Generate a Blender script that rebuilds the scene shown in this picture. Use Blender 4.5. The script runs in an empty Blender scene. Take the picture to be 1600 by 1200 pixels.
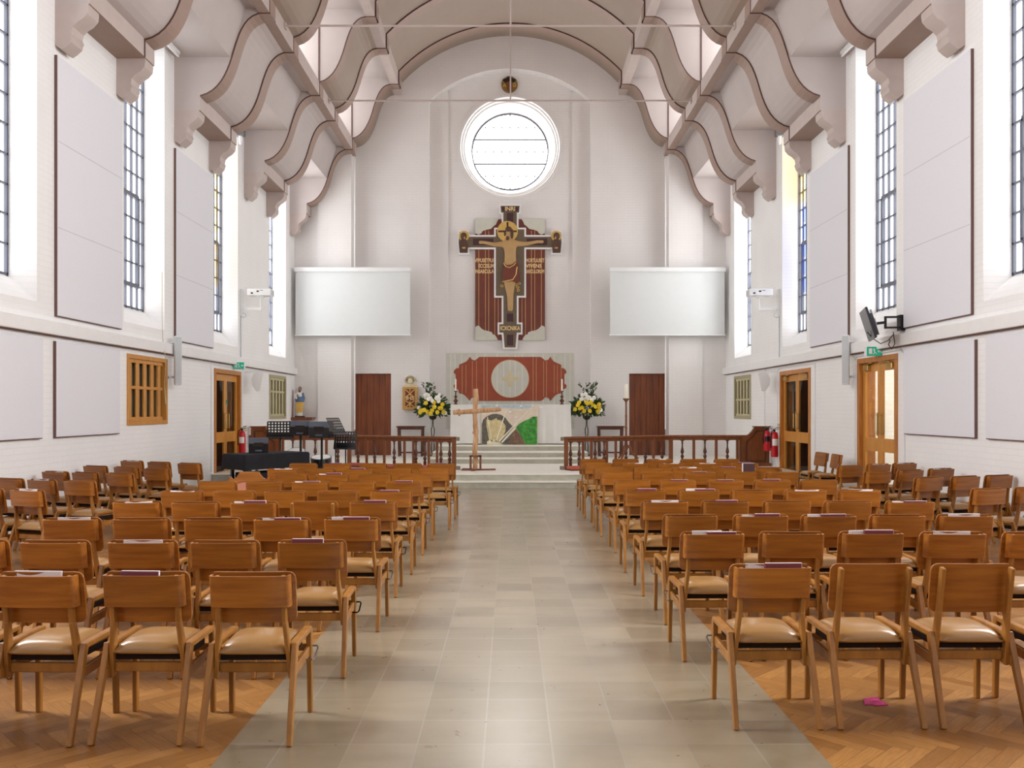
import bpy, bmesh, math, random
from mathutils import Vector, Matrix
random.seed(7)
SC = bpy.context.scene
COL = SC.collection
PI = math.pi
# ---- camera geometry: level camera 1.55 m above the floor, looking along +Y ----
F, CX, CY, H = 1368.0, 797.0, 640.0, 1.55
def at(px, py, d):
    return Vector(((px - CX) * d / F, d, H - (py - CY) * d / F))
def xs(px, d): return (px - CX) * d / F
def zs(py, d): return H - (py - CY) * d / F
cam = bpy.data.cameras.new('camera'); co = bpy.data.objects.new('camera', cam); COL.objects.link(co)
cam.sensor_width = 36; cam.lens = 36 * F / 1600; cam.shift_x = 3 / 1600; cam.shift_y = 40 / 1600
cam.clip_start = .05; cam.clip_end = 200
co.location = (0, 0, H); co.rotation_euler = (PI / 2, 0, 0); SC.camera = co
vs = SC.view_settings
vs.view_transform = 'Standard'; vs.look = 'None'; vs.gamma = 1; vs.exposure = 1.38
try: vs.use_curve_mapping = False
except Exception: pass
SC.cycles.use_denoising = True
SC.cycles.max_bounces = 10; SC.cycles.diffuse_bounces = 6; SC.cycles.glossy_bounces = 3
SC.cycles.transparent_max_bounces = 12
SC.cycles.sample_clamp_indirect = 6.0
SC.cycles.caustics_reflective = False; SC.cycles.caustics_refractive = False

# ---------------------------------------------------------------- materials
def lin(c):
    def f(v):
        v /= 255
        return v / 12.92 if v <= .04045 else ((v + .055) / 1.055) ** 2.4
    return tuple(f(v) for v in c) + (1,)
class NT:
    def __init__(s, name):
        s.m = bpy.data.materials.new(name); s.m.use_nodes = True
        s.t = s.m.node_tree; s.t.nodes.clear()
        s.out = s.t.nodes.new('ShaderNodeOutputMaterial')
    def n(s, typ, **kw):
        x = s.t.nodes.new(typ)
        for k, v in kw.items(): setattr(x, k, v)
        return x
    def put(s, sock, v):
        if isinstance(v, bpy.types.NodeSocket): s.t.links.new(v, sock)
        else: sock.default_value = v
    def math(s, op, a, b=0.0, c=None):
        x = s.n('ShaderNodeMath', operation=op); s.put(x.inputs[0], a); s.put(x.inputs[1], b)
        if c is not None: s.put(x.inputs[2], c)
        return x.outputs[0]
    def mix(s, fac, a, b, blend='MIX'):
        x = s.n('ShaderNodeMix', data_type='RGBA', blend_type=blend)
        s.put(x.inputs[0], fac); s.put(x.inputs[6], a); s.put(x.inputs[7], b)
        return x.outputs[2]
    def coord(s, kind='Object'): return s.n('ShaderNodeTexCoord').outputs[kind]
    def scale(s, v, sc):
        x = s.n('ShaderNodeMapping'); s.put(x.inputs[0], v); x.inputs['Scale'].default_value = sc
        return x.outputs[0]
    def noise(s, v, sc, det=3, rough=.5):
        x = s.n('ShaderNodeTexNoise'); s.put(x.inputs['Vector'], v)
        x.inputs['Scale'].default_value = sc; x.inputs['Detail'].default_value = det; x.inputs['Roughness'].default_value = rough
        return x.outputs[0]
    def ramp(s, fac, lo, hi):
        x = s.n('ShaderNodeMapRange'); s.put(x.inputs[0], fac); x.inputs[1].default_value = lo; x.inputs[2].default_value = hi
        return x.outputs[0]
    def bsdf(s, col, rough=.5, metal=0, spec=.5, bump=None, bstr=.2, bdist=.01, coat=0, crough=.12):
        b = s.n('ShaderNodeBsdfPrincipled')
        s.put(b.inputs['Base Color'], col); s.put(b.inputs['Roughness'], rough); s.put(b.inputs['Metallic'], metal)
        s.put(b.inputs['Specular IOR Level'], spec); s.put(b.inputs['Coat Weight'], coat); b.inputs['Coat Roughness'].default_value = crough
        if bump is not None:
            k = s.n('ShaderNodeBump'); k.inputs['Strength'].default_value = bstr; k.inputs['Distance'].default_value = bdist
            s.put(k.inputs['Height'], bump); s.t.links.new(k.outputs[0], b.inputs['Normal'])
        s.t.links.new(b.outputs[0], s.out.inputs[0]); return s.m
def plain(name, c, rough=.5, metal=0, spec=.5, var=.06, sc=6, coat=0):
    t = NT(name); a = lin(c)
    f = t.ramp(t.noise(t.coord(), sc, 4), .28, .72)
    lo = tuple(v * (1 - var) for v in a[:3]) + (1,); hi = tuple(min(1, v * (1 + var)) for v in a[:3]) + (1,)
    return t.bsdf(t.mix(f, lo, hi), rough, metal, spec, coat=coat)
def wood(name, c1, c2, rough=.35, grain=(3, 40, 40), var=.16, spec=.5, coat=0.0):
    t = NT(name)
    rnd = t.n('ShaderNodeObjectInfo').outputs['Random']
    off = t.n('ShaderNodeVectorMath', operation='ADD'); t.put(off.inputs[0], t.coord())
    cmb = t.n('ShaderNodeCombineXYZ')
    for k in range(3): t.put(cmb.inputs[k], t.math('MULTIPLY', rnd, 17.0 + k * 5))
    t.put(off.inputs[1], cmb.outputs[0])
    g = t.noise(t.scale(off.outputs[0], grain), 1.0, 5, .6)
    col = t.mix(t.ramp(g, .32, .68), lin(c1), lin(c2))
    v = t.math('MULTIPLY_ADD', rnd, 2 * var, 1 - var)
    hsv = t.n('ShaderNodeHueSaturation'); t.put(hsv.inputs['Color'], col); t.put(hsv.inputs['Value'], v)
    return t.bsdf(hsv.outputs[0], rough, 0, spec, g, .06, .004, coat)
def emit(name, c, st):
    t = NT(name); e = t.n('ShaderNodeEmission'); e.inputs[0].default_value = lin(c); e.inputs[1].default_value = st
    t.t.links.new(e.outputs[0], t.out.inputs[0]); return t.m
def brick_wall(name, c, axis, bump=.35):
    t = NT(name); sep = t.n('ShaderNodeSeparateXYZ'); t.put(sep.inputs[0], t.coord())
    cmb = t.n('ShaderNodeCombineXYZ'); t.put(cmb.inputs[0], sep.outputs[0 if axis == 'x' else 1]); t.put(cmb.inputs[1], sep.outputs[2])
    b = t.n('ShaderNodeTexBrick'); t.put(b.inputs['Vector'], cmb.outputs[0])
    b.inputs['Scale'].default_value = 1; b.inputs['Brick Width'].default_value = .23; b.inputs['Row Height'].default_value = .077
    b.inputs['Mortar Size'].default_value = .006; b.inputs['Mortar Smooth'].default_value = .4
    b.inputs['Color1'].default_value = (1, 1, 1, 1); b.inputs['Color2'].default_value = (.82, .82, .82, 1); b.inputs['Mortar'].default_value = (.35, .35, .35, 1)
    n1 = t.noise(t.coord(), 1.3, 4); n2 = t.noise(t.coord(), 22, 3)
    a = lin(c); col = t.mix(t.ramp(n1, .3, .7), tuple(v * .95 for v in a[:3]) + (1,), a)
    col = t.mix(t.ramp(b.outputs['Fac'], 0, 1), col, tuple(v * .93 for v in a[:3]) + (1,))
    hgt = t.math('ADD', t.math('MULTIPLY', b.outputs['Color'], 1.0), t.math('MULTIPLY', n2, .5))
    return t.bsdf(col, .55, 0, .3, hgt, bump, .006)

M = {}
M['wall_side'] = brick_wall('painted_brick_side', (247, 247, 247), 'y')
M['wall_end'] = brick_wall('painted_brick_end', (236, 233, 231), 'x')
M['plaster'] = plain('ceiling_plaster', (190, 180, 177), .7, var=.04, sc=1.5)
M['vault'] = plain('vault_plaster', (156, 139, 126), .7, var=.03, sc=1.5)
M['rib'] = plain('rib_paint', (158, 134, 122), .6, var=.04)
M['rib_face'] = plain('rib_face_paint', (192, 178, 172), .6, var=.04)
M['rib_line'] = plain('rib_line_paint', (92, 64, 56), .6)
M['white'] = plain('white_gloss_paint', (240, 240, 240), .35, var=.02)
M['panel'] = plain('acoustic_panel_fabric', (230, 231, 238), .85, var=.015, sc=40)
M['gap_shade'] = plain('gap_shade_brown', (112, 84, 78), .7)  # brown standing in for the dark of shadow gaps
M['bar'] = plain('window_bar_paint', (92, 96, 110), .5)
M['screen'] = plain('screen_cloth', (218, 222, 222), .7, var=.01)
M['metalw'] = plain('white_metal', (233, 235, 235), .35, var=.02)
M['grey'] = plain('light_grey_plastic', (196, 204, 208), .45, var=.03)
M['black'] = plain('black_plastic', (26, 26, 30), .25)
M['blackcloth'] = plain('black_cloth', (30, 29, 36), .9, var=.3, sc=9)
M['steel'] = plain('steel', (150, 150, 152), .3, 1.0)
M['darkmetal'] = plain('dark_metal', (58, 50, 46), .4, .8)
M['brass'] = plain('brass', (196, 160, 92), .35, .9)
M['gold'] = plain('gold_leaf', (222, 184, 104), .4, .35)
M['chair'] = wood('chair_wood', (132, 76, 24), (166, 104, 36), .33, (2, 30, 30), .14, coat=.2)
M['chairleg'] = wood('chair_leg_wood', (136, 88, 34), (166, 114, 50), .38, (14, 14, 3), .1)
M['vinyl'] = plain('tan_vinyl', (158, 118, 68), .3, var=.08, sc=8, coat=.12)
M['oak'] = wood('door_oak', (190, 128, 52), (214, 154, 76), .35, (40, 40, 3), .05)
M['oakd'] = wood('frame_oak', (168, 104, 40), (196, 132, 60), .35, (40, 40, 3), .05)
M['mahog'] = wood('mahogany', (98, 50, 26), (132, 70, 38), .3, (30, 30, 3), .08, coat=.2)
M['mahogd'] = wood('dark_mahogany', (74, 38, 24), (104, 56, 34), .35, (30, 30, 3), .08)
M['doorred'] = wood('sacristy_door_wood', (100, 48, 22), (142, 76, 36), .4, (14, 14, 1.2), .1)
M['railwood'] = wood('altar_rail_wood', (110, 60, 28), (138, 82, 42), .35, (30, 30, 3), .06)
M['bark'] = wood('peeled_log', (176, 128, 88), (222, 182, 138), .6, (18, 18, 4), .04)
M['rustwood'] = wood('stand_wood', (104, 60, 40), (138, 84, 56), .5, (30, 30, 3), .05)
M['cream'] = plain('cream_olive_paint', (196, 188, 150), .5)
M['olive'] = plain('olive_frame_paint', (172, 164, 128), .5)
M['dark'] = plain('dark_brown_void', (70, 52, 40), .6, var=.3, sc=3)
M['cloth'] = plain('altar_linen', (236, 236, 232), .85, var=.03, sc=3)
M['red'] = plain('red_kneeler_fabric', (176, 92, 72), .9)
M['extred'] = plain('extinguisher_red', (196, 28, 40), .3)
M['green'] = plain('sign_green', (28, 140, 110), .4)
M['maroon'] = plain('maroon_book_cloth', (116, 52, 62), .6)
M['paper'] = plain('paper', (226, 220, 220), .7, var=.02)
M['silver'] = plain('silver_painted_board', (206, 206, 192), .5, var=.05, sc=5)
M['redboard'] = plain('red_painted_board', (156, 70, 42), .5, var=.12, sc=4)
M['redboard2'] = plain('dark_red_painted_board', (112, 52, 38), .5, var=.12, sc=4)
M['goldline'] = plain('gold_line', (206, 160, 104), .5)
M['goldtext'] = plain('gold_lettering', (236, 206, 148), .5)
M['crossdark'] = plain('cross_brown', (104, 88, 68), .5, var=.1)
M['crosspurple'] = plain('cross_dark_purple', (66, 36, 40), .5)
M['flesh'] = plain('carved_tan', (186, 150, 100), .5, var=.06)
M['candle'] = plain('wax', (246, 242, 226), .5, var=.01)
M['leaf'] = plain('leaf_green', (66, 88, 44), .5, var=.5, sc=20)
M['yellow'] = plain('yellow_petal', (236, 208, 52), .6, var=.12, sc=20)
M['petal'] = plain('white_petal', (244, 244, 236), .6, var=.03)
M['blue'] = plain('statue_blue', (88, 116, 148), .5, var=.2)
M['statgold'] = plain('statue_gold', (226, 184, 98), .4, .2, var=.15)
M['brownskin'] = plain('statue_head', (84, 58, 44), .6)
# stone of the steps
def stone():
    t = NT('step_stone'); n = t.noise(t.coord(), 5, 6, .65)
    return t.bsdf(t.mix(t.ramp(n, .3, .7), lin((170, 168, 152)), lin((196, 194, 180))), .5, 0, .4, n, .1, .005)
M['stone'] = stone()
M['nosing'] = plain('step_nosing', (238, 236, 226), .45, var=.03)
# aisle tiles: grid of square stone tiles
def tiles():
    t = NT('aisle_stone_tiles'); mp = t.n('ShaderNodeMapping'); t.put(mp.inputs[0], t.coord()); mp.inputs['Location'].default_value = (.119 + .3115 * 20, -.008 + .3115 * 40, 0)
    def brick(c1, c2, mo, ms=.0045):
        b = t.n('ShaderNodeTexBrick'); t.put(b.inputs['Vector'], mp.outputs[0]); b.offset = 0; b.squash = 1
        b.inputs['Scale'].default_value = 1; b.inputs['Brick Width'].default_value = .3115; b.inputs['Row Height'].default_value = .3115
        b.inputs['Mortar Size'].default_value = ms; b.inputs['Mortar Smooth'].default_value = .1; b.inputs['Bias'].default_value = 0
        b.inputs['Color1'].default_value = c1; b.inputs['Color2'].default_value = c2; b.inputs['Mortar'].default_value = mo
        return b
    b = brick(lin((124, 111, 85)), lin((156, 142, 117)), lin((150, 142, 126)))
    n = t.noise(t.coord(), 7, 6, .65); n2 = t.noise(t.scale(t.coord(), (2, 7, 1)), 1, 3)
    col = t.mix(t.math('MULTIPLY', t.ramp(n, .3, .75), .35), b.outputs['Color'], lin((168, 158, 136)))
    col = t.mix(t.math('MULTIPLY', t.ramp(n2, .45, .8), .3), col, lin((108, 94, 68)))
    r = t.math('MULTIPLY_ADD', n, .22, .20)
    h = t.math('MULTIPLY_ADD', n, .25, t.math('SUBTRACT', 1.0, b.outputs['Fac']))
    return t.bsdf(col, r, 0, .9, h, .05, .006, 1.0, .27)
M['tile'] = tiles()
# herringbone parquet
M['frame_dark'] = plain('seat_frame_shade', (34, 22, 16), .8, spec=.15)  # near-black base colour carries the shade under the seat
def parquet():
    t = NT('herringbone_parquet'); sep = t.n('ShaderNodeSeparateXYZ'); t.put(sep.inputs[0], t.coord())
    k = 1 / (.075 * math.sqrt(2)); x = t.math('ADD', sep.outputs[0], 50.0); y = t.math('ADD', sep.outputs[1], 0.0)
    u = t.math('MULTIPLY', t.math('ADD', x, y), k); v = t.math('MULTIPLY', t.math('SUBTRACT', x, y), k)
    i = t.math('FLOOR', u); j = t.math('FLOOR', v); fu = t.math('FRACT', u); fv = t.math('FRACT', v)
    m = t.math('FLOORED_MODULO', t.math('SUBTRACT', i, j), 8.0)
    h = t.math('LESS_THAN', m, 3.5); g = t.math('SUBTRACT', 1.0, h); m2 = t.math('SUBTRACT', 7.0, m)
    def sel(a, b): return t.math('ADD', t.math('MULTIPLY', a, h), t.math('MULTIPLY', b, g))
    L = sel(t.math('ADD', m, fu), t.math('ADD', m2, fv)); W = sel(fv, fu)
    i1 = sel(t.math('SUBTRACT', i, m), i); i2 = sel(j, t.math('SUBTRACT', j, m2))
    e = t.math('MINIMUM', t.math('MINIMUM', W, t.math('SUBTRACT', 1.0, W)), t.math('MINIMUM', L, t.math('SUBTRACT', 4.0, L)))
    line = t.math('LESS_THAN', e, .022)
    c = t.n('ShaderNodeCombineXYZ'); t.put(c.inputs[0], i1); t.put(c.inputs[1], i2); t.put(c.inputs[2], h)
    wn = t.n('ShaderNodeTexWhiteNoise', noise_dimensions='3D'); t.put(wn.inputs['Vector'], c.outputs[0])
    gc = t.n('ShaderNodeCombineXYZ'); t.put(gc.inputs[0], t.math('MULTIPLY', L, .6)); t.put(gc.inputs[1], t.math('MULTIPLY', W, 6.0)); t.put(gc.inputs[2], t.math('MULTIPLY', wn.outputs[0], 40.0))
    gr = t.noise(gc.outputs[0], 1.5, 4)
    col = t.mix(wn.outputs[0], lin((136, 90, 40)), lin((174, 124, 66)))
    col = t.mix(t.math('MULTIPLY', t.ramp(gr, .35, .7), .45), col, lin((128, 84, 38)))
    dn = t.noise(t.coord(), 13, 2); col = t.mix(t.math('GREATER_THAN', dn, .765), col, lin((70, 44, 26)))
    col = t.mix(t.math('MULTIPLY', line, .7), col, lin((96, 58, 28)))
    return t.bsdf(col, t.math('MULTIPLY_ADD', gr, .2, .3), 0, .5)
M['parquet'] = parquet()
def glassmat():
    t = NT('door_glass'); a = t.n('ShaderNodeBsdfTransparent'); a.inputs[0].default_value = (.93, .95, .94, 1)
    b = t.n('ShaderNodeBsdfGlossy'); b.inputs['Roughness'].default_value = .03
    fr = t.n('ShaderNodeLayerWeight'); fr.inputs[0].default_value = .5
    x = t.n('ShaderNodeMixShader'); t.put(x.inputs[0], t.math('MULTIPLY_ADD', t.math('POWER', fr.outputs['Facing'], 4.0), .45, .04)); t.t.links.new(a.outputs[0], x.inputs[1]); t.t.links.new(b.outputs[0], x.inputs[2])
    t.t.links.new(x.outputs[0], t.out.inputs[0]); return t.m
M['glass'] = glassmat()
M['pane'] = emit('daylit_pane', (252, 252, 252), 1.7)
M['panefront'] = emit('daylit_sanctuary_pane', (252, 252, 252), 3.8)
M['panewarm'] = emit('daylit_amber_pane', (255, 214, 130), 2.0)
M['paneblue'] = emit('daylit_blue_pane', (120, 140, 230), 2.0)
M['rose'] = emit('daylit_round_pane', (252, 252, 252), 3.2)
M['paneback'] = emit('rear_fill_pane', (252, 252, 252), 12.0)  # unseen side windows, set far brighter than visible panes as fill
M['panefar'] = emit('daylit_rearmost_pane', (252, 252, 252), 1.5)
M['west'] = emit('west_fill_pane', (236, 244, 255), .8)
M['clere'] = emit('assumed_clerestory_pane', (252, 252, 252), 2.3)
M['lamp'] = emit('lit_corridor_lamp', (255, 244, 225), 4.5)

# ---------------------------------------------------------------- mesh building
class MB:
    def __init__(s): s.bm = bmesh.new(); s.mi = 0
    def v(s, p): return s.bm.verts.new(p)
    def face(s, pts, mi=None):
        f = s.bm.faces.new([s.bm.verts.new(p) for p in pts]); f.material_index = s.mi if mi is None else mi; return f
    def box(s, x0, x1, y0, y1, z0, z1, bev=0, seg=2):
        x0, x1 = min(x0, x1), max(x0, x1); y0, y1 = min(y0, y1), max(y0, y1); z0, z1 = min(z0, z1), max(z0, z1)
        return s.hexa([(x0, y0, z0), (x1, y0, z0), (x1, y1, z0), (x0, y1, z0), (x0, y0, z1), (x1, y0, z1), (x1, y1, z1), (x0, y1, z1)], bev, seg)
    def hexa(s, p, bev=0, seg=2):
        v = [s.v(q) for q in p]; fs = []
        for q in ((0, 3, 2, 1), (4, 5, 6, 7), (0, 1, 5, 4), (1, 2, 6, 5), (2, 3, 7, 6), (3, 0, 4, 7)):
            f = s.bm.faces.new([v[k] for k in q]); f.material_index = s.mi; fs.append(f)
        if bev:
            es = list({e for f in fs for e in f.edges})
            r = bmesh.ops.bevel(s.bm, geom=es, offset=bev, segments=seg, affect='EDGES', profile=.5)
            for f in r['faces']: f.material_index = s.mi
        return s
    def bar(s, p, q, w, h, up=(0, 0, 1), bev=0, w2=None, h2=None):
        p = Vector(p); q = Vector(q); d = (q - p).normalized(); a = d.cross(Vector(up)).normalized(); b = a.cross(d).normalized()
        w2 = w if w2 is None else w2; h2 = h if h2 is None else h2
        o = [p - a * w / 2 - b * h / 2, p + a * w / 2 - b * h / 2, p + a * w / 2 + b * h / 2, p - a * w / 2 + b * h / 2,
             q - a * w2 / 2 - b * h2 / 2, q + a * w2 / 2 - b * h2 / 2, q + a * w2 / 2 + b * h2 / 2, q - a * w2 / 2 + b * h2 / 2]
        return s.hexa(o, bev, 1)
    def prism(s, poly, axis, a, b, mi_cap=None, caps=True):
        def P(u, w, t): return {'x': (t, u, w), 'y': (u, t, w), 'z': (u, w, t)}[axis]
        A = [s.v(P(u, w, a)) for u, w in poly]; B = [s.v(P(u, w, b)) for u, w in poly]; n = len(poly)
        for k in range(n):
            f = s.bm.faces.new([A[k], A[(k + 1) % n], B[(k + 1) % n], B[k]]); f.material_index = s.mi
        if caps:
            for V in (A, B):
                f = s.bm.faces.new(V); f.material_index = s.mi if mi_cap is None else mi_cap
        return s
    def tube(s, pts, r, n=8, closed=False, caps=True):
        pts = [Vector(p) for p in pts]; R = r if isinstance(r, (list, tuple)) else [r] * len(pts); rings = []; m = len(pts); pa = None
        for k, p in enumerate(pts):
            d = (pts[(k + 1) % m] - pts[k - 1]) if closed else (pts[min(k + 1, m - 1)] - pts[max(k - 1, 0)])
            d.normalize()
            if pa is None:
                a = d.cross(Vector((0, 0, 1)))
                if a.length < .05: a = d.cross(Vector((1, 0, 0)))
            else: a = pa - d * pa.dot(d)
            a.normalize(); pa = a; b = d.cross(a)
            rings.append([s.v(p + a * R[k] * math.cos(2 * PI * t / n) + b * R[k] * math.sin(2 * PI * t / n)) for t in range(n)])
        for k in range(m if closed else m - 1):
            A, B = rings[k], rings[(k + 1) % m]
            for t in range(n):
                f = s.bm.faces.new([A[t], A[(t + 1) % n], B[(t + 1) % n], B[t]]); f.material_index = s.mi
        if caps and not closed:
            for V in (rings[0], rings[-1]): f = s.bm.faces.new(V); f.material_index = s.mi
        return s
    def lathe(s, prof, c=(0, 0, 0), n=16, sx=1, sy=1, mis=None):
        c = Vector(c); rings = [[s.v(c + Vector((r * sx * math.cos(2 * PI * t / n), r * sy * math.sin(2 * PI * t / n), z))) for t in range(n)] for r, z in prof]
        for k in range(len(prof) - 1):
            for t in range(n):
                f = s.bm.faces.new([rings[k][t], rings[k][(t + 1) % n], rings[k + 1][(t + 1) % n], rings[k + 1][t]])
                f.material_index = mis[k] if mis else s.mi
        for V in (rings[0], rings[-1]): f = s.bm.faces.new(V); f.material_index = s.mi
        return s
    def ball(s, c, r, sc=(1, 1, 1), n=10):
        m = Matrix.Translation(c) @ Matrix.Diagonal((r * sc[0], r * sc[1], r * sc[2], 1))
        g = bmesh.ops.create_uvsphere(s.bm, u_segments=n, v_segments=max(5, n * 2 // 3), radius=1, matrix=m)
        for f in {f for v in g['verts'] for f in v.link_faces}: f.material_index = s.mi
        return s
    def disc(s, c, r, axis='y', a=0, b=.02, n=32):
        s.prism([(c[0] + r * math.cos(2 * PI * k / n), c[1] + r * math.sin(2 * PI * k / n)) for k in range(n)], axis, a, b); return s
    def xf(s, mat): bmesh.ops.transform(s.bm, matrix=mat, verts=s.bm.verts); return s
    def build(s, name, mats, parent=None, smooth=False, ang=35, loc=None):
        bmesh.ops.recalc_face_normals(s.bm, faces=s.bm.faces)
        me = bpy.data.meshes.new(name); s.bm.to_mesh(me); s.bm.free()
        for m in (mats if isinstance(mats, (list, tuple)) else [mats]): me.materials.append(M[m] if isinstance(m, str) else m)
        if smooth:
            for p in me.polygons: p.use_smooth = True
            me.set_sharp_from_angle(angle=math.radians(ang))
        o = bpy.data.objects.new(name, me); COL.objects.link(o)
        if parent: o.parent = parent
        if loc: o.location = loc
        return o
LABELS = {}
def tag(o, label, cat, group=None):
    n = len(label.split()); assert 4 <= n <= 16, (n, label)
    assert label not in LABELS, label
    LABELS[label] = 1
    o['label'] = label; o['category'] = cat
    if group: o['group'] = group
    return o
def thing(name, label, cat, loc=(0, 0, 0), rotz=0, group=None):
    o = bpy.data.objects.new(name, None); COL.objects.link(o); o.empty_display_size = .1
    o.location = loc; o.rotation_euler = (0, 0, rotz); return tag(o, label, cat, group)
def struct(o): o['kind'] = 'structure'; return o
CH = {}
def setparent(o, p): o.parent = p
def copy_tree(root, loc, rotz, label, group=None):
    r = root.copy(); COL.objects.link(r); r.location = loc; r.rotation_euler = (0, 0, rotz)
    for c in list(root.children):
        d = c.copy(); COL.objects.link(d); d.parent = r
        for g in list(c.children):
            e = g.copy(); COL.objects.link(e); e.parent = d
    r['label'] = label
    if group: r['group'] = group
    assert label not in LABELS, label
    assert 4 <= len(label.split()) <= 16, label
    LABELS[label] = 1
    return r
def text(s, size, mat, parent, name='lettering', loc=(0, 0, 0), rot=(PI / 2, 0, 0), ex=.004, bold=0.0, sx=1, align='CENTER'):
    c = bpy.data.curves.new(name, 'FONT'); c.body = s; c.size = size; c.extrude = ex; c.align_x = align; c.align_y = 'CENTER'; c.offset = bold; c.resolution_u = 3
    o = bpy.data.objects.new(name, c); COL.objects.link(o)
    bpy.context.view_layer.update()
    me = bpy.data.meshes.new_from_object(o.evaluated_get(bpy.context.evaluated_depsgraph_get()))
    bpy.data.objects.remove(o); bpy.data.curves.remove(c)
    me.materials.clear(); me.materials.append(M[mat]); me.name = name
    o = bpy.data.objects.new(name, me); COL.objects.link(o); o.location = loc; o.rotation_euler = rot; o.scale = (sx, 1, 1)
    if parent: o.parent = parent
    return o
# ================================================================ the building
XW, YB = 6.0, -8.2                      # side walls at X = +-6, back wall behind the camera
WINS = [13.6 + 4.1 * k for k in range(-5, 3)]          # near edge of each window bay (1.6 m wide)
PIERS = [15.64 + 4.1 * k for k in range(-5, 2)]        # near face of each roof block (2.1 m long)
ZS = 7.85
def grid_wall(mb, u0, u1, w0, w1, holes, P, depth):
    """front faces round rectangular holes + the reveals; P(u, w, depth)"""
    us = sorted({u0, u1} | {h[0] for h in holes} | {h[1] for h in holes}); ws = sorted({w0, w1} | {h[2] for h in holes} | {h[3] for h in holes})
    for a, b in zip(us, us[1:]):
        for c, d in zip(ws, ws[1:]):
            um, wm = (a + b) / 2, (c + d) / 2
            if any(h[0] < um < h[1] and h[2] < wm < h[3] for h in holes): continue
            mb.face([P(a, c, 0), P(b, c, 0), P(b, d, 0), P(a, d, 0)])
    for h in holes:
        a, b, c, d = h[:4]; k = h[4] if len(h) > 4 else depth; ss = h[5] if len(h) > 5 else 0
        mb.face([P(a, c, 0), P(a, d, 0), P(a, d, k), P(a, c + ss, k)])
        mb.face([P(b, c, 0), P(b, d, 0), P(b, d, k), P(b, c + ss, k)])
        mb.face([P(a, c, 0), P(b, c, 0), P(b, c + ss, k), P(a, c + ss, k)])
        mb.face([P(a, d, 0), P(b, d, 0), P(b, d, k), P(a, d, k)])
DOORS = {-1: [(17.77, 19.45, 2.36)], 1: [(17.5, 19.4, 2.36), (13.57, 15.06, 2.39)]}
LATT = {-1: [(13.7, 15.3, 1.30, 2.43), (21.8, 23.4, 1.31, 2.43)], 1: [(21.8, 23.4, 1.31, 2.43)]}
for s in (-1, 1):
    mb = MB()
    holes = [(y, y + 1.6, 2.92, ZS, .40, .35) for y in WINS]
    holes += [(a, b, 0, z, .30) for a, b, z in DOORS[s]] + [(a, b, c, d, .22) for a, b, c, d in LATT[s]]
    grid_wall(mb, YB, 24.4, 0, 9.0, holes, lambda u, w, k: (s * (XW + k), u, w), .4)
    struct(mb.build('wall_left' if s < 0 else 'wall_right', 'wall_side'))
# back wall with a big west window, added as fill light behind the camera
mb = MB()
grid_wall(mb, -6, 6, 0, 12.4, [(-2.6, 2.6, 3.2, 9.5, .4)], lambda u, w, k: (u, YB - k, w), .4)
struct(mb.build('wall_back', 'mahogd'))  # unseen wall; dark wood chosen to cut light bouncing onto chair backs
# end wall
mb = MB(); YA, YBB, YC, YE, YG = 24.36, 24.26, 24.7, 24.95, 25.5
XA, XB, XC, XE = 6.05, 5.33, 4.40, 2.28
DZ0, DZ1, DX0, DX1 = .2, 2.57, 3.36, 4.40
for s in (-1, 1):
    def q(x0, y0, x1, y1, z0, z1): mb.face([(s * x0, y0, z0), (s * x1, y1, z0), (s * x1, y1, z1), (s * x0, y0, z1)])
    q(XA, YA, XB, YA, 0, 9.6); q(XB, YA, XB, YBB, 0, 9.6); q(XB, YBB, XC, YBB, 0, 9.6); q(XC, YBB, XC, YC, 0, 9.6)
    # main zone with the door niche
    q(XC, YC, DX0, YC, DZ1, 12.4); q(DX0, YC, XE, YC, 0, 12.4)
    q(DX1, YC, DX1, YC + .3, DZ0, DZ1); q(DX0, YC, DX0, YC + .3, DZ0, DZ1)
    mb.face([(s * DX0, YC, DZ1), (s * DX1, YC, DZ1), (s * DX1, YC + .3, DZ1), (s * DX0, YC + .3, DZ1)])
    q(XE, YC, XE, YE, 0, 10.27)
    q(XE, YE, 1.77, YE, 0, 10.2); q(1.77, YE, 1.77, YE + .06, 0, 10.6)
R_A = (2.28 ** 2 + .9 ** 2) / 1.8; ZC_A = 11.17 - R_A
def arch(x): return ZC_A + math.sqrt(max(0, R_A ** 2 - x * x))
N = 32
XX = [-2.28 + 4.56 * k / N for k in range(N + 1)]
for a, b in zip(XX, XX[1:]):
    mb.face([(a, YC, arch(a)), (b, YC, arch(b)), (b, YE + .06, arch(b)), (a, YE + .06, arch(a))])      # soffit of the arch
    mb.face([(a, YC, arch(a)), (b, YC, arch(b)), (b, YC, 12.4), (a, YC, 12.4)])
    mb.face([(a, YE + .06, 10.66), (b, YE + .06, 10.66), (b, YE + .06, max(arch(b), 10.66)), (a, YE + .06, max(arch(a), 10.66))]) if max(arch(a), arch(b)) > 10.67 else None
for s in (-1, 1):
    for a, b in ((1.77, 2.03), (2.03, 2.28)):
        mb.face([(s * a, YE, 10.2), (s * b, YE, 10.2), (s * b, YE, arch(b)), (s * a, YE, arch(a))])
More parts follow.
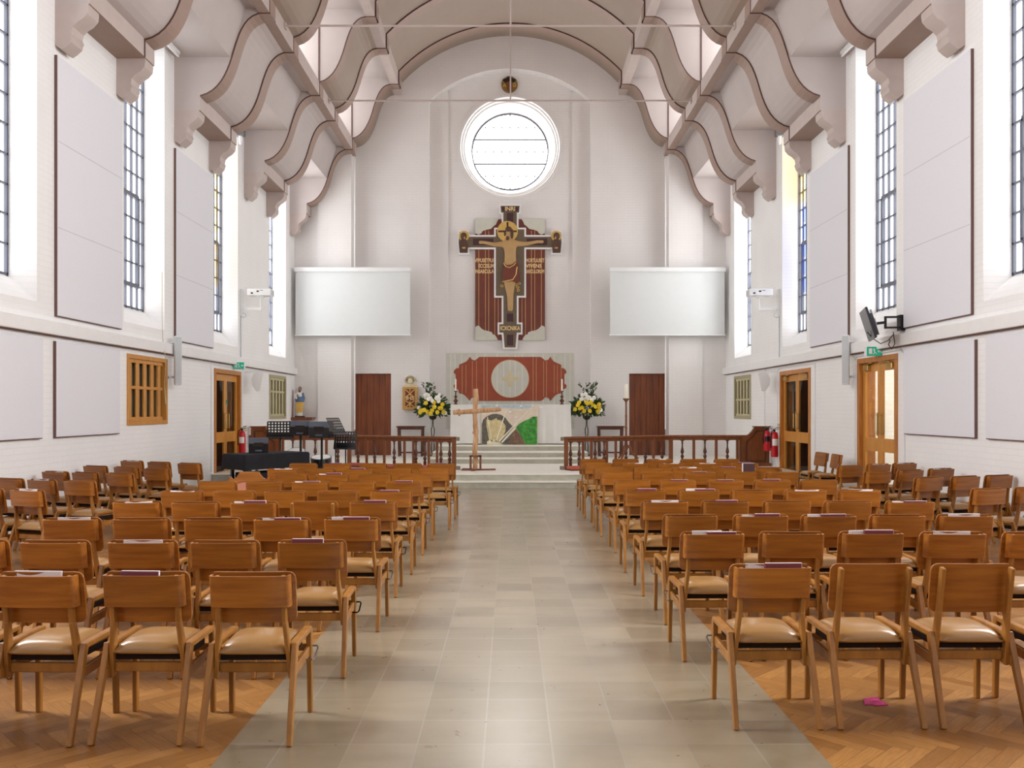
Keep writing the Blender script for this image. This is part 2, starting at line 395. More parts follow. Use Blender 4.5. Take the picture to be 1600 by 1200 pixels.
# centre strip with the round opening
CZ, RW, RG, SQ = 9.05, 1.44, 1.10, 1.60; YF = YE + .06
mb.face([(-1.77, YF, 0), (1.77, YF, 0), (1.77, YF, CZ - SQ), (-1.77, YF, CZ - SQ)])
for s in (-1, 1): mb.face([(s * 1.77, YF, CZ - SQ), (s * SQ, YF, CZ - SQ), (s * SQ, YF, CZ + SQ), (s * 1.77, YF, CZ + SQ)])
mb.face([(-1.77, YF, CZ + SQ), (1.77, YF, CZ + SQ), (1.77, YF, 10.66), (-1.77, YF, 10.66)])
NC = 64
def ring(r, y, k): return (r * math.cos(2 * PI * k / NC), y, CZ + r * math.sin(2 * PI * k / NC))
def sq(k):
    c, d = math.cos(2 * PI * k / NC), math.sin(2 * PI * k / NC); m = max(abs(c), abs(d)); return (SQ * c / m, YF, CZ + SQ * d / m)
for k in range(NC): mb.face([ring(RW, YF, k), ring(RW, YF, k + 1), sq(k + 1), sq(k)])
struct(mb.build('wall_end', 'wall_end'))
# round window
mb = MB()
prof = [(RW + .05, YF), (RW + .05, YF - .035), (RW - .02, YF - .035), (RW - .05, YF + .02), (1.36, YF + .03), (1.34, YF + .10), (1.30, YF + .12), (RG + .02, YG), (RG + .02, YG + .05)]
for (ra, ya), (rb, yb) in zip(prof, prof[1:]):
    for k in range(NC): mb.face([ring(ra, ya, k), ring(ra, ya, k + 1), ring(rb, yb, k + 1), ring(rb, yb, k)])
wr = struct(mb.build('window_1', 'wall_end', smooth=True, ang=40))
mb = MB().disc((0, CZ), RG + .02, 'y', YG + .02, YG + .05, 64); mb.build('pane', 'rose', wr)
mb = MB(); mb.tube([ring(RG, YG, k) for k in range(NC)], .02, 6, True); mb.build('window_frame', 'bar', wr)
mb = MB()
for j in range(-3, 4):
    z = j * .355; hw = math.sqrt(max(0, RG ** 2 - z * z))
    if j in (-1, 1): mb.tube([(-hw, YG, CZ + z), (hw, YG, CZ + z)], .026, 6)
    else: mb.tube([(-hw, YG, CZ + z), (hw, YG, CZ + z)], .006, 4)
    for i in range(-4, 5):
        x = i * .24
        if abs(x) < hw: mb.ball((x, YG - .01, CZ + z), .026, n=6)
mb.build('glazing_bar', 'bar', wr)
# side windows
wn = 2
def pane_rect(mb, s, y0, y1, z0, z1, x, mi=0): mb.face([(s * x, y0, z0), (s * x, y1, z0), (s * x, y1, z1), (s * x, y0, z1)], mi)
for s in (-1, 1):
    for wi, y in enumerate(WINS):
        front = y > 8
        mb = MB(); pane_rect(mb, s, y - .02, y + 1.62, 3.2, ZS + .05, 6.42)
        w = struct(mb.build('window_%d' % wn, 'panefront' if y > 21 else 'pane' if front else 'paneback' if y > 5 else 'panefar')); wn += 1
        if not front: continue
        if abs(y - 17.7) < .2:          # stained lights
            mb = MB()
            if s < 0:
                for k in range(8): pane_rect(mb, s, y + 1.14, y + 1.37, 4.2 + k * .38 + (.0 if k % 3 else .04), 4.2 + k * .38 + .34, 6.405, 0)
            else:
                for k in range(4): pane_rect(mb, s, y + 1.14, y + 1.59, 6.1 + k * .38, 6.44 + k * .38, 6.405, 0)
                for k in range(5): pane_rect(mb, s, y + 1.02, y + 1.37, 4.1 + k * .38, 4.45 + k * .38, 6.405, 1)
            mb.build('coloured_glass', ['panewarm', 'paneblue'], w)
        mb = MB()
        for k in range(8): 
            yy = y + 1.6 - .015 - k * .224; t = .014 if k else .02
            mb.box(s * 6.36, s * 6.40, yy - t, yy + t, 3.22, ZS)
        for k in range(13):
            z = 3.27 + k * .378; t = .013
            mb.box(s * 6.36, s * 6.40, y, y + 1.6, z - t, z + t)
        mb.build('glazing_bar', 'bar', w)
        mb = MB(); z0, z1, ya, yb = 3.27 + .378 * 1, 3.27 + .378 * 5, y + .25, y + 1.6 - .015 - .224 * 1
        for a in (ya, yb): mb.box(s * 6.34, s * 6.40, a - .03, a + .03, z0, z1)
        for z in (z0, z1): mb.box(s * 6.34, s * 6.40, ya, yb, z - .035, z + .035)
        mb.build('opening_casement', 'bar', w)
mb = MB(); mb.face([(-2.6, YB - .35, 3.2), (2.6, YB - .35, 3.2), (2.6, YB - .35, 9.5), (-2.6, YB - .35, 9.5)])
struct(mb.build('window_%d' % wn, 'west'))

# ---- floor
mb = MB()
AL, AR = -1.30, 1.40
def fl(x0, x1, y0, y1, mi): mb.face([(x0, y0, 0), (x1, y0, 0), (x1, y1, 0), (x0, y1, 0)], mi)
fl(AL, AR, YB, 17.5, 0); fl(-6.4, AL, YB, 14.7, 1); fl(AR, 6.4, YB, 14.7, 1); fl(-6.4, AL, 14.7, 25.2, 0); fl(AR, 6.4, 14.7, 25.2, 0); fl(AL, AR, 17.5, 25.2, 0)
struct(mb.build('floor', ['tile', 'parquet']))
# ---- dais and steps
def step(name, x0, x1, y0, y1, z0, z1, nose=True):
    mb = MB(); mb.box(x0, x1, y0, y1, z0, z1 - .022); o = struct(mb.build(name, 'stone'))
    mb = MB(); mb.box(x0, x1, y0 - .02, y1, z1 - .022, z1, .004, 1); mb.build('step_nosing', 'nosing' if nose else 'stone', o); return o
step('trim_1', -1.36, 1.34, 17.25, 17.7, 0, .13)
step('trim_2', -6.0, 6.0, 17.58, 25.0, 0, .26)
step('trim_3', -1.95, 1.95, 20.9, 25.0, .26, .385)
step('trim_4', -1.9, 1.9, 21.45, 25.0, .385, .51)
step('trim_5', -1.85, 1.85, 22.15, 25.0, .51, .64)

# ---- roof
def bez(p0, p1, p2, p3, n):
    r = []
    for k in range(n + 1):
        t = k / n; u = 1 - t
        r.append(tuple(u ** 3 * a + 3 * u * u * t * b + 3 * u * t * t * c + t ** 3 * d for a, b, c, d in zip(p0, p1, p2, p3)))
    return r
OG1 = [(5.54, 7.17)] + bez((5.54, 7.17), (5.22, 7.24), (5.08, 7.55), (4.99, 7.84), 8)[1:] + bez((4.99, 7.84), (4.88, 8.2), (4.80, 8.56), (4.50, 8.64), 8)[1:]
OG2 = bez((4.30, 8.95), (3.98, 9.02), (3.84, 9.42), (3.76, 9.68), 8) + bez((3.76, 9.68), (3.66, 10.02), (3.56, 10.40), (3.27, 10.42), 8)[1:]
RV, ZV1 = 4.18, 12.09
ZV0 = ZV1 - RV + math.sqrt(RV * RV - 3.05 ** 2)
def vault(x, dz=0): return ZV1 - RV + math.sqrt(RV * RV - x * x) + dz
VA = [(3.05 - 6.1 * k / 36, vault(3.05 - 6.1 * k / 36)) for k in range(37)]
def offs(curve, d):
    r = []
    for k, p in enumerate(curve):
        a = Vector(curve[max(0, k - 1)]); b = Vector(curve[min(len(curve) - 1, k + 1)]); t = (b - a).normalized()
        r.append((p[0] - t.y * d, p[1] + t.x * d))
    return r
def strip(mb, curve, y0, y1, s=1, mi=None):
    for a, b in zip(curve, curve[1:]): mb.face([(s * a[0], y0, a[1]), (s * b[0], y0, b[1]), (s * b[0], y1, b[1]), (s * a[0], y1, a[1])], mi)
def rib(mb, curve, y0, y1, s, dirn, t=.028):
    """band standing t proud of the surface: underside mi 0, edges mi 1"""
    o = offs(curve, t * dirn); n = len(curve)
    for k in range(n - 1):
        a, b, c, d = curve[k], curve[k + 1], o[k + 1], o[k]
        mb.face([(s * d[0], y0, d[1]), (s * c[0], y0, c[1]), (s * c[0], y1, c[1]), (s * d[0], y1, d[1])], 0)
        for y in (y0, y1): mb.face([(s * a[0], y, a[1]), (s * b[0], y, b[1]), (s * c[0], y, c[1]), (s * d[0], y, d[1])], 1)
Y0R, Y1R = YB, 24.75
# vault + longitudinal beams
mb = MB()
strip(mb, VA, Y0R, Y1R, 1, 0)
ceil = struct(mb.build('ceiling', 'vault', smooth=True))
tn = 6
for s in (-1, 1):
    mb = MB()
    B2 = [(4.50, 8.64), (4.30, 8.64), (4.30, 8.95), (4.50, 8.95)]
    for k, mi in ((0, 0), (1, 1), (2, 1), (3, 1)):
        a, b = B2[k], B2[(k + 1) % 4]
        mb.face([(s * a[0], Y0R, a[1]), (s * b[0], Y0R, b[1]), (s * b[0], 24.5, b[1]), (s * a[0], 24.5, a[1])], mi)
    mb.face([(s * x, 24.5, z) for x, z in B2], 1)
    mb.build('longitudinal_beam', ['rib', 'rib_face'], ceil)
    mb = MB()
    for a, b, mi in (((3.27, 10.42), (3.05, 10.42), 1), ((3.05, 10.42), (3.05, ZV0), 1)):
        mb.face([(s * a[0], Y0R, a[1]), (s * b[0], Y0R, b[1]), (s * b[0], Y1R, b[1]), (s * a[0], Y1R, a[1])], mi)
    mb.build('upper_purlin', ['rib', 'rib_face'], ceil)
    # bay ceilings between the blocks
    mb = MB()
    strip(mb, [(6.45, ZS), (5.0, ZS), (4.72, 8.72), (4.5, 8.72)], Y0R, 24.0, s, 0)
    strip(mb, [(5.3, 10.58), (3.2, 10.58)], Y0R, 24.0, s, 0)
    strip(mb, [(4.5, 8.95), (5.3, 8.95)], Y0R, 24.0, s, 0)
    mb.build('bay_ceiling', 'plaster', ceil)
    for bi, y in enumerate(PIERS + [23.84]):
        y1 = y + 2.1 if y < 23 else 24.75
        near = y > 11
        tn += 1
        mb = MB()
        sec = [(6.0, 6.90), (5.54, 6.90)] + OG1
        strip(mb, [(6.0, 6.90), (5.54, 6.90)], y, y1, s, 1); strip(mb, [(5.54, 6.90), (5.54, 7.17)], y, y1, s, 2); strip(mb, OG1, y, y1, s, 0)
        for yy in ((y, y1) if y < 23 else (y,)): mb.face([(s * a, yy, b) for a, b in sec + [(4.5, 8.9), (6.02, 8.9)]], 0)
        strip(mb, OG2, y, y1, s, 3)
        for yy in ((y, y1) if y < 23 else (y,)): mb.face([(s * a, yy, b) for a, b in OG2 + [(3.2, 10.75), (5.4, 10.75), (5.4, 8.95)]], 0)
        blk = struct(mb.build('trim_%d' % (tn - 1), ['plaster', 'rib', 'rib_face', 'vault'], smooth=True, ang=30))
        if near:
            mb = MB()
            bands = [(y, y + .36), (y + 1.73, y + 2.1)] if y < 23 else [(y, y + .36)]
            for a, b in bands:
                rib(mb, OG1, a, b, s, 1); rib(mb, OG2, a, b, s, 1)
                rib(mb, [(4.52, 8.64), (4.28, 8.64)], a, b, s, 1, .02); rib(mb, [(4.30, 8.64), (4.30, 8.95)], a, b, s, -1, -.012)
                rib(mb, [(3.29, 10.42), (3.04, 10.42)], a, b, s, 1, .02)
                mb.mi = 1
                if a > y + .1: mb.box(s * 5.53, s * 5.545, a - .02, a + .015, 6.9, 7.17)
                mb.mi = 0
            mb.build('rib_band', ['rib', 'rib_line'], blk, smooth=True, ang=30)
            if y > 18:
                MB().box(s * 4.295, s * 4.32, y - .02, y, 8.9, 10.5).build('cover_strip', 'rib_line', blk)
    # unseen clerestory glazing above the window bays, assumed to light the recesses
    mb = MB()
    for y in WINS: mb.face([(s * 5.25, y + .1, 9.1), (s * 5.25, y + 2.0, 9.1), (s * 5.25, y + 2.0, 10.5), (s * 5.25, y + .1, 10.5)])
    struct(mb.build('window_%d' % (wn + 1), 'clere')); wn += 1
# vault ribs
for y in [11.54, 15.64, 19.74, 23.84]:
    for a, b in ([(y, y + .36), (y + 1.73, y + 2.1)] if y < 23 else [(y, y + .36)]):
        mb = MB(); C = [(3.05, 10.42)] + VA + [(-3.05, 10.42)]
        rib(mb, C, a, b, 1, 1, .035)
        mb.build('vault_rib', ['rib', 'rib_line'], ceil, smooth=True, ang=30)
# close the shell behind the end rib
mb = MB(); mb.face([(-6.1, 24.76, 9.0), (6.1, 24.76, 9.0), (6.1, 24.76, 12.4), (-6.1, 24.76, 12.4)])
mb.bm.free()

# corbels under the blocks (two per block each side)
def corbel_mb(s):
    mb = MB()
    pr = [(0, 6.90), (.44, 6.90), (.44, 6.85), (.43, 6.78), (.37, 6.71), (.29, 6.66), (.235, 6.60), (.22, 6.53), (.24, 6.475), (.225, 6.45), (.215, 6.40), (.15, 6.34), (.09, 6.30), (.03, 6.335), (0, 6.36)]
    mb.prism([(s * (6.0 - a), z) for a, z in pr], 'y', 0, .30); return mb
ordw = ['nearest', 'second', 'third', 'fourth', 'fifth', 'sixth', 'seventh', 'eighth', 'ninth', 'tenth', 'eleventh']
for s in (-1, 1):
    sd = 'left' if s < 0 else 'right'; base = None; k = 0
    for y in [11.54, 15.64, 19.74, 23.84]:
        for yy in ((y, y + 1.8) if y < 23 else (y,)):
            if base is None: base = corbel_mb(s).build('corbel', 'rib_face', smooth=True, ang=25)
            o = base if k == 0 else base.copy()
            if k: COL.objects.link(o)
            o.location = (0, yy, 0)
            tag(o, 'scroll-shaped plaster corbel high on the %s wall, %s from the camera' % (sd, ordw[k]), 'corbel', 'plaster corbels along the %s wall' % sd); k += 1
# tie rods with hangers
for y, w in ((16.7, 'nearer'), (20.75, 'farther')):
    mb = MB(); mb.tube([(-4.3, y, 8.87), (4.3, y, 8.87)], .021, 8)
    o = mb.build('tie_rod', 'rib_face', smooth=True); tag(o, 'thin pale tie rod spanning the roof, the %s of two' % w, 'tie rod', 'tie rods across the roof')
    MB().tube([(0.01, y, 8.87), (0.01, y, 12.05)], .017, 8).build('hanger_rod', 'rib_face', o, smooth=True)
    mb = MB()
    for s in (-1, 1): mb.box(s * 4.27, s * 4.30, y - .06, y + .06, 8.81, 8.93)
    mb.build('end_plate', 'rib_face', o)

# ---- wall trunking, acoustic panels
for s, nm in ((-1, 'trim_40'), (1, 'trim_41')):
    mb = MB(); mb.box(s * 5.90, s * 6.0, YB, 24.36, 2.52, 2.70, .012, 2); o = struct(mb.build(nm, 'white'))
    MB().box(s * 5.94, s * 6.0, YB, 24.3, 2.508, 2.52).build('shadow_strip', 'gap_shade', o)  # dark strip paints the shadow gap under the trunking
def panel(s, y0, y1, z0, z1, label, seams=()):
    mb = MB(); mb.box(s * 5.955, s * 5.985, y0, y1, z0, z1, .004, 1); o = mb.build('acoustic_panel', 'panel'); tag(o, label, 'wall panel', 'fabric acoustic panels on the walls')
    mb = MB(); mb.box(s * 5.962, s * 5.999, y0 - .007, y0 - .0005, z0 - .012, z1); mb.box(s * 5.965, s * 5.999, y0, y1, z0 - .012, z0 - .0005); mb.build('gap_shade_strip', 'gap_shade', o)  # brown strips paint the shadow gap at the near and lower edges
    if seams:
        for z in seams: MB().box(s * 5.9535, s * 5.96, y0 + .01, y1 - .01, z - .004, z + .004).build('seam', plainseam, o)
plainseam = plain('panel_seam', (196, 194, 200), .9)
panel(-1, 11.53, 13.45, 2.79, 6.22, 'tall grey acoustic panel on left wall, nearer of two upper ones', (3.95, 5.09))
panel(-1, 15.63, 17.6, 2.79, 6.22, 'tall grey acoustic panel on left wall, farther one behind the column speaker', (3.95, 5.09))
panel(1, 11.33, 13.26, 2.79, 6.22, 'tall grey acoustic panel on right wall, nearer one beside the tilted television', (3.95, 5.09))
panel(1, 15.46, 17.4, 2.79, 6.22, 'tall grey acoustic panel on right wall, farther one above the exit doors', (3.95, 5.09))
panel(-1, 9.2, 11.17, 1.19, 2.45, 'square grey acoustic panel below left rail, cut by photo edge')
panel(-1, 11.5, 13.37, 1.19, 2.45, 'square grey acoustic panel below left rail, beside wooden lattice window')
panel(1, 9.0, 10.97, 1.19, 2.45, 'square grey acoustic panel below right rail, cut by photo edge')
panel(1, 11.24, 13.25, 1.19, 2.45, 'square grey acoustic panel below right rail, beside oak double doors')

# ---- double doors
def door(n, s, y0, y1, zt, light):
    def b(mb, k0, k1, a, c, z0, z1, bev=0): mb.box(s * (XW + k0), s * (XW + k1), a, c, z0, z1, bev, 1)
    mb = MB()
    for a in (y0 - .03, y1 - .06): b(mb, -.025, .26, a, a + .09, 0, zt - .06, .006)
    b(mb, -.025, .26, y0 - .03, y1 + .03, zt - .06, zt + .03, .006)
    root = struct(mb.build('door_%d' % n, 'oakd'))
    ym = (y0 + y1) / 2
    for i, (a, c) in enumerate(((y0 + .06, ym - .004), (ym + .004, y1 - .06))):
        mb = MB(); w = .095; zz = zt - .065
        b(mb, .05, .085, a, a + w, .01, zz); b(mb, .05, .085, c - w, c, .01, zz)
        b(mb, .05, .085, a + w, c - w, zz - .14, zz); b(mb, .05, .085, a + w, c - w, .86, 1.08); b(mb, .05, .085, a + w, c - w, .01, .26)
        leaf = mb.build('leaf', 'oak', root)
        for g0, g1 in ((.26, .86), (1.08, zz - .14)):
            mb = MB(); mb.face([(s * (XW + .068), a + w, g0), (s * (XW + .068), c - w, g0), (s * (XW + .068), c - w, g1), (s * (XW + .068), a + w, g1)]); mb.build('glass', 'glass', leaf)
        e = (c - .085) if i == 0 else (a + .085)
        mb = MB(); b(mb, .044, .05, e - .035, e + .035, 1.12, 1.50)
        mb.tube([(s * (XW + .05), e, 1.16), (s * (XW + .0), e, 1.16), (s * (XW + .0), e, 1.46), (s * (XW + .05), e, 1.46)], .009, 6); mb.build('pull_handle', 'brass', leaf)
        if s > 0:
            mb = MB(); e2 = (a + .12) if i == 0 else (c - .32)
            b(mb, -.01, .05, e2, e2 + .2, zz - .12, zz - .03, .006); mb.bar((s * (XW + .02), e2 + .1, zz - .02), (s * (XW - .01), e2 + .45 if i == 0 else e2 - .2, zz - .0), .03, .015); mb.build('door_closer', 'brass', leaf)
        elif i == 0:
            pass
    if s < 0:
        mb = MB(); b(mb, .044, .05, ym + .03, ym + .11, 1.66, 1.76); mb.build('door_sign', 'green', root)
    # the passage behind
    mb = MB(); b(mb, .30, 2.2, y0 - .5, y1 + .5, 0, 2.7)
    for f in list(mb.bm.faces):
        if abs(f.calc_center_median().x - s * (XW + .30)) < .01: mb.bm.faces.remove(f)
    grid_wall(mb, y0 - .5, y1 + .5, 0, 2.7, [(y0, y1, 0, zt, .0001)], lambda u, w, k: (s * (XW + .30 + k), u, w), .01)
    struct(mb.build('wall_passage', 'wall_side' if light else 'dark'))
    if light:
        mb = MB(); b(mb, .9, 1.5, y0 + .2, y1 - .2, 2.64, 2.69); o = mb.build('ceiling_light', 'lamp'); tag(o, 'lit panel light in the passage behind the near right doors', 'light')
        mb = MB(); b(mb, 2.05, 2.18, y0 + .45, y0 + .75, 1.45, 1.95, .02); o = mb.build('wall_cabinet', 'metalw'); tag(o, 'white wall box seen through glass of the near right doors', 'box')
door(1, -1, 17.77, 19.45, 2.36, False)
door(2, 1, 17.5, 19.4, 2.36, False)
door(3, 1, 13.57, 15.06, 2.39, True)
# sacristy doors in the end wall
for s, n in ((-1, 4), (1, 5)):
    mb = MB(); k = 0
    for i in range(6):
        x = 3.37 + i * .171; mb.box(s * x, s * (x + .168), YC + .14, YC + .19, .26, DZ1, .004, 1)
    struct(mb.build('door_%d' % n, 'doorred'))
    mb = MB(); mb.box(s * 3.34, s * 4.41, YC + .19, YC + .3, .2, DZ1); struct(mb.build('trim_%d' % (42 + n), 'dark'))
# lattice windows in the side walls
def lattice(n, s, y0, y1, z0, z1, mats, nb, zr, fold):
    fr, ba = mats
    def b(mb, k0, k1, a, c, p, q): mb.box(s * (XW + k0), s * (XW + k1), a, c, p, q, .003, 1)
    mb = MB(); t = .07
    b(mb, -.02, .2, y0, y0 + t, z0 + t, z1 - t); b(mb, -.02, .2, y1 - t, y1, z0 + t, z1 - t); b(mb, -.02, .2, y0, y1, z1 - t, z1); b(mb, -.02, .2, y0, y1, z0, z0 + t)
    root = struct(mb.build('window_%d' % n, fr))
    mb = MB(); ye = y1 - t - (fold)
    for i in range(nb):
        a = y0 + t + .02 + i * (ye - y0 - t - .06) / (nb - .5); b(mb, .012, .038, a, a + (ye - y0) / nb * .40, z0 + t, z1 - t)
    b(mb, .005, .042, y0 + t, ye, zr, zr + .05); b(mb, .005, .042, y0 + t, ye, z1 - t - .06, z1 - t); b(mb, .005, .042, y0 + t, ye, z0 + t, z0 + t + .06)
    mb.build('lattice_shutter', ba, root)
    mb = MB()
    for i in range(nb * 2):
        a = y0 + t + .05 + i * (y1 - y0 - .2) / (nb * 2); b(mb, .10, .12, a, a + .05, z0 + t, z1 - t)
    mb.build('rear_slat', 'olive', root)
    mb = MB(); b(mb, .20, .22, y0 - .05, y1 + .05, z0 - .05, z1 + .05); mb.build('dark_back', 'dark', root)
lattice(60, -1, 13.7, 15.3, 1.30, 2.43, ('oak', 'oak'), 5, 1.88, .10)
lattice(61, -1, 21.8, 23.4, 1.31, 2.43, ('olive', 'cream'), 5, 1.98, .05)
lattice(62, 1, 21.8, 23.4, 1.31, 2.43, ('olive', 'cream'), 5, 1.78, .05)
# ================================================================ chairs
def bent_board(mb, hw, z0, z1, rc, th, y_of, n=20):
    """curved board with rounded corners; y_of(x, z) gives the front surface"""
    xs_ = [-hw + 2 * hw * k / n for k in range(n + 1)]
    xs_ = sorted(set(xs_ + [-hw + rc * .12, -hw + rc * .35, -hw + rc * .65, hw - rc * .12, hw - rc * .35, hw - rc * .65]))
    A = []
    for x in xs_:
        e = hw - abs(x); c = 0 if e >= rc else rc - math.sqrt(max(0, rc * rc - (rc - e) ** 2))
        lo, hi = z0 + c, z1 - c
        if hi - lo < .002: lo, hi = (z0 + z1) / 2 - .001, (z0 + z1) / 2 + .001
        A.append([[mb.v((x, y_of(x, z) - t, z)) for z in (lo, lo + (hi - lo) / 2, hi)] for t in (0, th)])
    f = mb.bm.faces.new
    for a, b in zip(A, A[1:]):
        for j in (0, 1):
            f([a[0][j], b[0][j], b[0][j + 1], a[0][j + 1]]); f([a[1][j], a[1][j + 1], b[1][j + 1], b[1][j]])
        f([a[0][2], b[0][2], b[1][2], a[1][2]]); f([a[0][0], a[1][0], b[1][0], b[0][0]])
    for E in (A[0], A[-1]):
        for j in (0, 1): f([E[0][j], E[0][j + 1], E[1][j + 1], E[1][j]])
def lean(z): return -.085 - .075 * (z - .28) / .5
def make_chair(label, boxed=True, loc=(0, 0, 0)):
    t = thing('church_chair', label, 'chair', loc)
    mb = MB()                                                   # cushion: puffy, a little wider in front
    n = 10; G = []
    for i in range(n + 1):
        row = []
        for j in range(n + 1):
            u, v = -1 + 2 * i / n, -1 + 2 * j / n
            k = (1 - abs(u) ** 4) * (1 - abs(v) ** 4)
            w = .166 + .012 * (v + 1) / 2
            row.append(mb.v((u * w * (1 - .03 * v ** 6), .045 + v * .175 * (1 - .03 * u ** 6), .398 + .058 * k ** .6)))
        G.append(row)
    for i in range(n):
        for j in range(n): mb.bm.faces.new([G[i][j], G[i + 1][j], G[i + 1][j + 1], G[i][j + 1]])
    rim = [G[i][0] for i in range(n + 1)] + [G[n][j] for j in range(1, n + 1)] + [G[i][n] for i in range(n - 1, -1, -1)] + [G[0][j] for j in range(n - 1, 0, -1)]
    low = [mb.v((a.co.x * .96, .045 + (a.co.y - .045) * .96, .388)) for a in rim]
    for k in range(len(rim)): mb.bm.faces.new([rim[k], rim[(k + 1) % len(rim)], low[(k + 1) % len(rim)], low[k]])
    mb.bm.faces.new(low)
    mb.build('seat', 'vinyl', t, smooth=True, ang=80)
    mb = MB()                                                   # seat frame under the cushion
    mb.box(-.165, .165, -.095, .19, .355, .392); mb.build('seat_frame', 'frame_dark', t)
    mb = MB(); bent_board(mb, .204, .535, .783, .035, .012, lambda x, z: lean(z) + .030 + .016 * (x / .2) ** 2)
    mb.build('backrest', 'chair', t, smooth=True, ang=40)
    if boxed:
        mb = MB(); hw, rc = .188, .022; yb = lambda z: lean(z) - .032
        path = [(-hw, .052)] + [(-hw + rc - rc * math.cos(a), rc - rc * math.sin(a)) for a in (0, PI / 8, PI / 4, 3 * PI / 8, PI / 2)]
        path += [(x, -.010 * (1 - (x / hw) ** 2)) for x in (-.12, -.06, 0, .06, .12)]
        path += [(-x, y) for x, y in reversed(path[:6])]
        z0, z1 = .622, .772; R = []
        for k, (x, y) in enumerate(path):
            a, b = path[max(0, k - 1)], path[min(len(path) - 1, k + 1)]; d = Vector((b[0] - a[0], b[1] - a[1])).normalized(); nx, ny = -d.y, d.x
            R.append([mb.v((x + o * nx * .011, yb(z) + y + o * ny * .011, z)) for o in (0, 1) for z in (z0, z1)])
        for a, b in zip(R, R[1:]):
            for p, q in ((0, 1), (1, 3), (3, 2), (2, 0)): mb.bm.faces.new([a[p], b[p], b[q], a[q]])
        for E in (R[0], R[-1]): mb.bm.faces.new([E[0], E[1], E[3], E[2]])
        mb.build('book_rack', 'chair', t, smooth=True, ang=30)
    for s in (-1, 1):
        xo = .155 if boxed else .17
        mb = MB(); mb.bar((s * .178, lean(.28) + .004, .275), (s * xo, lean(.55) - .004, .55), .022, .062, (0, 1, 0), .004, .022, .036)
        mb.bar((s * xo, lean(.545) - .004, .545), (s * xo, lean(.77) - (.004 if boxed else .012), .77), .022, .034, (0, 1, 0), .004, .022, .026 if boxed else .034); mb.build('back_post', 'chairleg', t)
        mb = MB(); mb.bar((s * .205, -.25, 0), (s * .196, -.095, .435), .026, .030, (0, 1, 0), .004, .028, .040); mb.build('rear_leg', 'chairleg', t)
        mb = MB(); mb.bar((s * .200, .215, 0), (s * .197, .205, .43), .026, .028, (0, 1, 0), .004, .028, .036); mb.build('front_leg', 'chairleg', t)
        mb = MB(); mb.bar((s * .188, -.11, .425), (s * .188, .222, .428), .040, .026, (0, 0, 1), .004); mb.build('seat_rail', 'chairleg', t)
        mb = MB(); mb.bar((s * .192, -.14, .300), (s * .193, .205, .318), .020, .052, (0, 0, 1), .004); mb.build('side_stretcher', 'chairleg', t)
    mb = MB(); mb.bar((-.165, -.085, .318), (.165, -.085, .318), .022, .045, (0, 0, 1), .004); mb.build('rear_stretcher', 'chairleg', t)
    mb = MB(); mb.bar((-.19, .205, .335), (.19, .205, .335), .02, .035, (0, 0, 1), .003); mb.build('front_stretcher', 'chairleg', t)
    return t
def add_hook(t, s, base=[None]):
    if base[0] is None:
        mb = MB(); P = [(.195, .10, .30), (.235, .10, .30), (.243, .12, .305), (.243, .20, .335), (.235, .213, .34), (.195, .213, .34)]
        mb.tube(P, .0045, 6); base[0] = o = mb.build('link_hook', 'steel', t, smooth=True)
    else: o = base[0].copy(); COL.objects.link(o); o.parent = t
    o.scale = (s, 1, 1)
    return o
def make_book(label, loc, rz):
    t = thing('hymn_book', label, 'book', loc, rz)
    mb = MB(); mb.box(-.092, .092, -.009, .009, 0, .148, .003, 1); mb.build('cover', 'maroon', t)
    mb = MB(); mb.box(-.088, .0935, -.0065, .0065, .004, .1485); mb.build('page_block', 'paper', t)
    return t
ROWN = ['nearest', 'second', 'third', 'fourth', 'fifth', 'sixth', 'seventh', 'eighth', 'ninth', 'tenth']
SEATN = ['aisle end', 'second from aisle', 'third from aisle', 'fourth from aisle', 'fifth from aisle']
CB = CV = BK = SH = None
def chair(x, y, rz, label, group, boxed=True):
    global CB, CV
    if boxed:
        if CB is None: CB = make_chair(label); CB['group'] = group; CB.location = (x, y, 0); CB.rotation_euler.z = rz; return CB
        return copy_tree(CB, (x, y, 0), rz, label, group)
    if CV is None: CV = make_chair(label, False); CV['group'] = group; CV.location = (x, y, 0); CV.rotation_euler.z = rz; return CV
    return copy_tree(CV, (x, y, 0), rz, label, group)
def inrack(x, y, rz, what, where):
    """books and sheets standing in the rack of the chair at x, y"""
    global BK, SH
    c, s_ = math.cos(rz), math.sin(rz)
    def put(lx, ly, lz):
        return (x + lx * c - ly * s_, y + lx * s_ + ly * c, lz)
    r = random.uniform(-.035, .035)
    if 'b' in what:
        lx = r * .6 + (.035 if 's' in what else 0); lab = 'maroon hymn book in rack of ' + where; L = put(lx, lean(.7) - .006, .636 + random.uniform(0, .010)); zr = rz + random.uniform(-.04, .04)
        if BK is None: BK = make_book(lab, L, zr); BK['group'] = 'hymn books in the chair racks'
        else: copy_tree(BK, L, zr, lab, 'hymn books in the chair racks')
    if 's' in what:
        lx = r * .6 - (.05 if 'b' in what else 0); lab = 'white service sheet in rack of ' + where
        w = .115 if 'b' not in what else .095
        L = put(lx, lean(.7) + .013, .630 + random.uniform(.0, .010))
        if SH is None:
            mb = MB(); mb.bar((-.1, 0, 0), (-.1, 0, .001), .001, .001); mb.bm.free(); mb = MB()
            mb.box(-.1, .1, -.0035, .0035, 0, .15); mb.box(-.09, .098, -.006, .005, .0, .147); SH = mb.build('service_sheet', 'paper'); o = SH; tag(o, lab, 'paper', 'service sheets in the chair racks')
        else:
            o = SH.copy(); COL.objects.link(o); o['label'] = lab; assert lab not in LABELS; LABELS[lab] = 1
        o.location = L; o.rotation_euler = (0, 0, rz + random.uniform(-.05, .05)); o.scale.x = w / .1
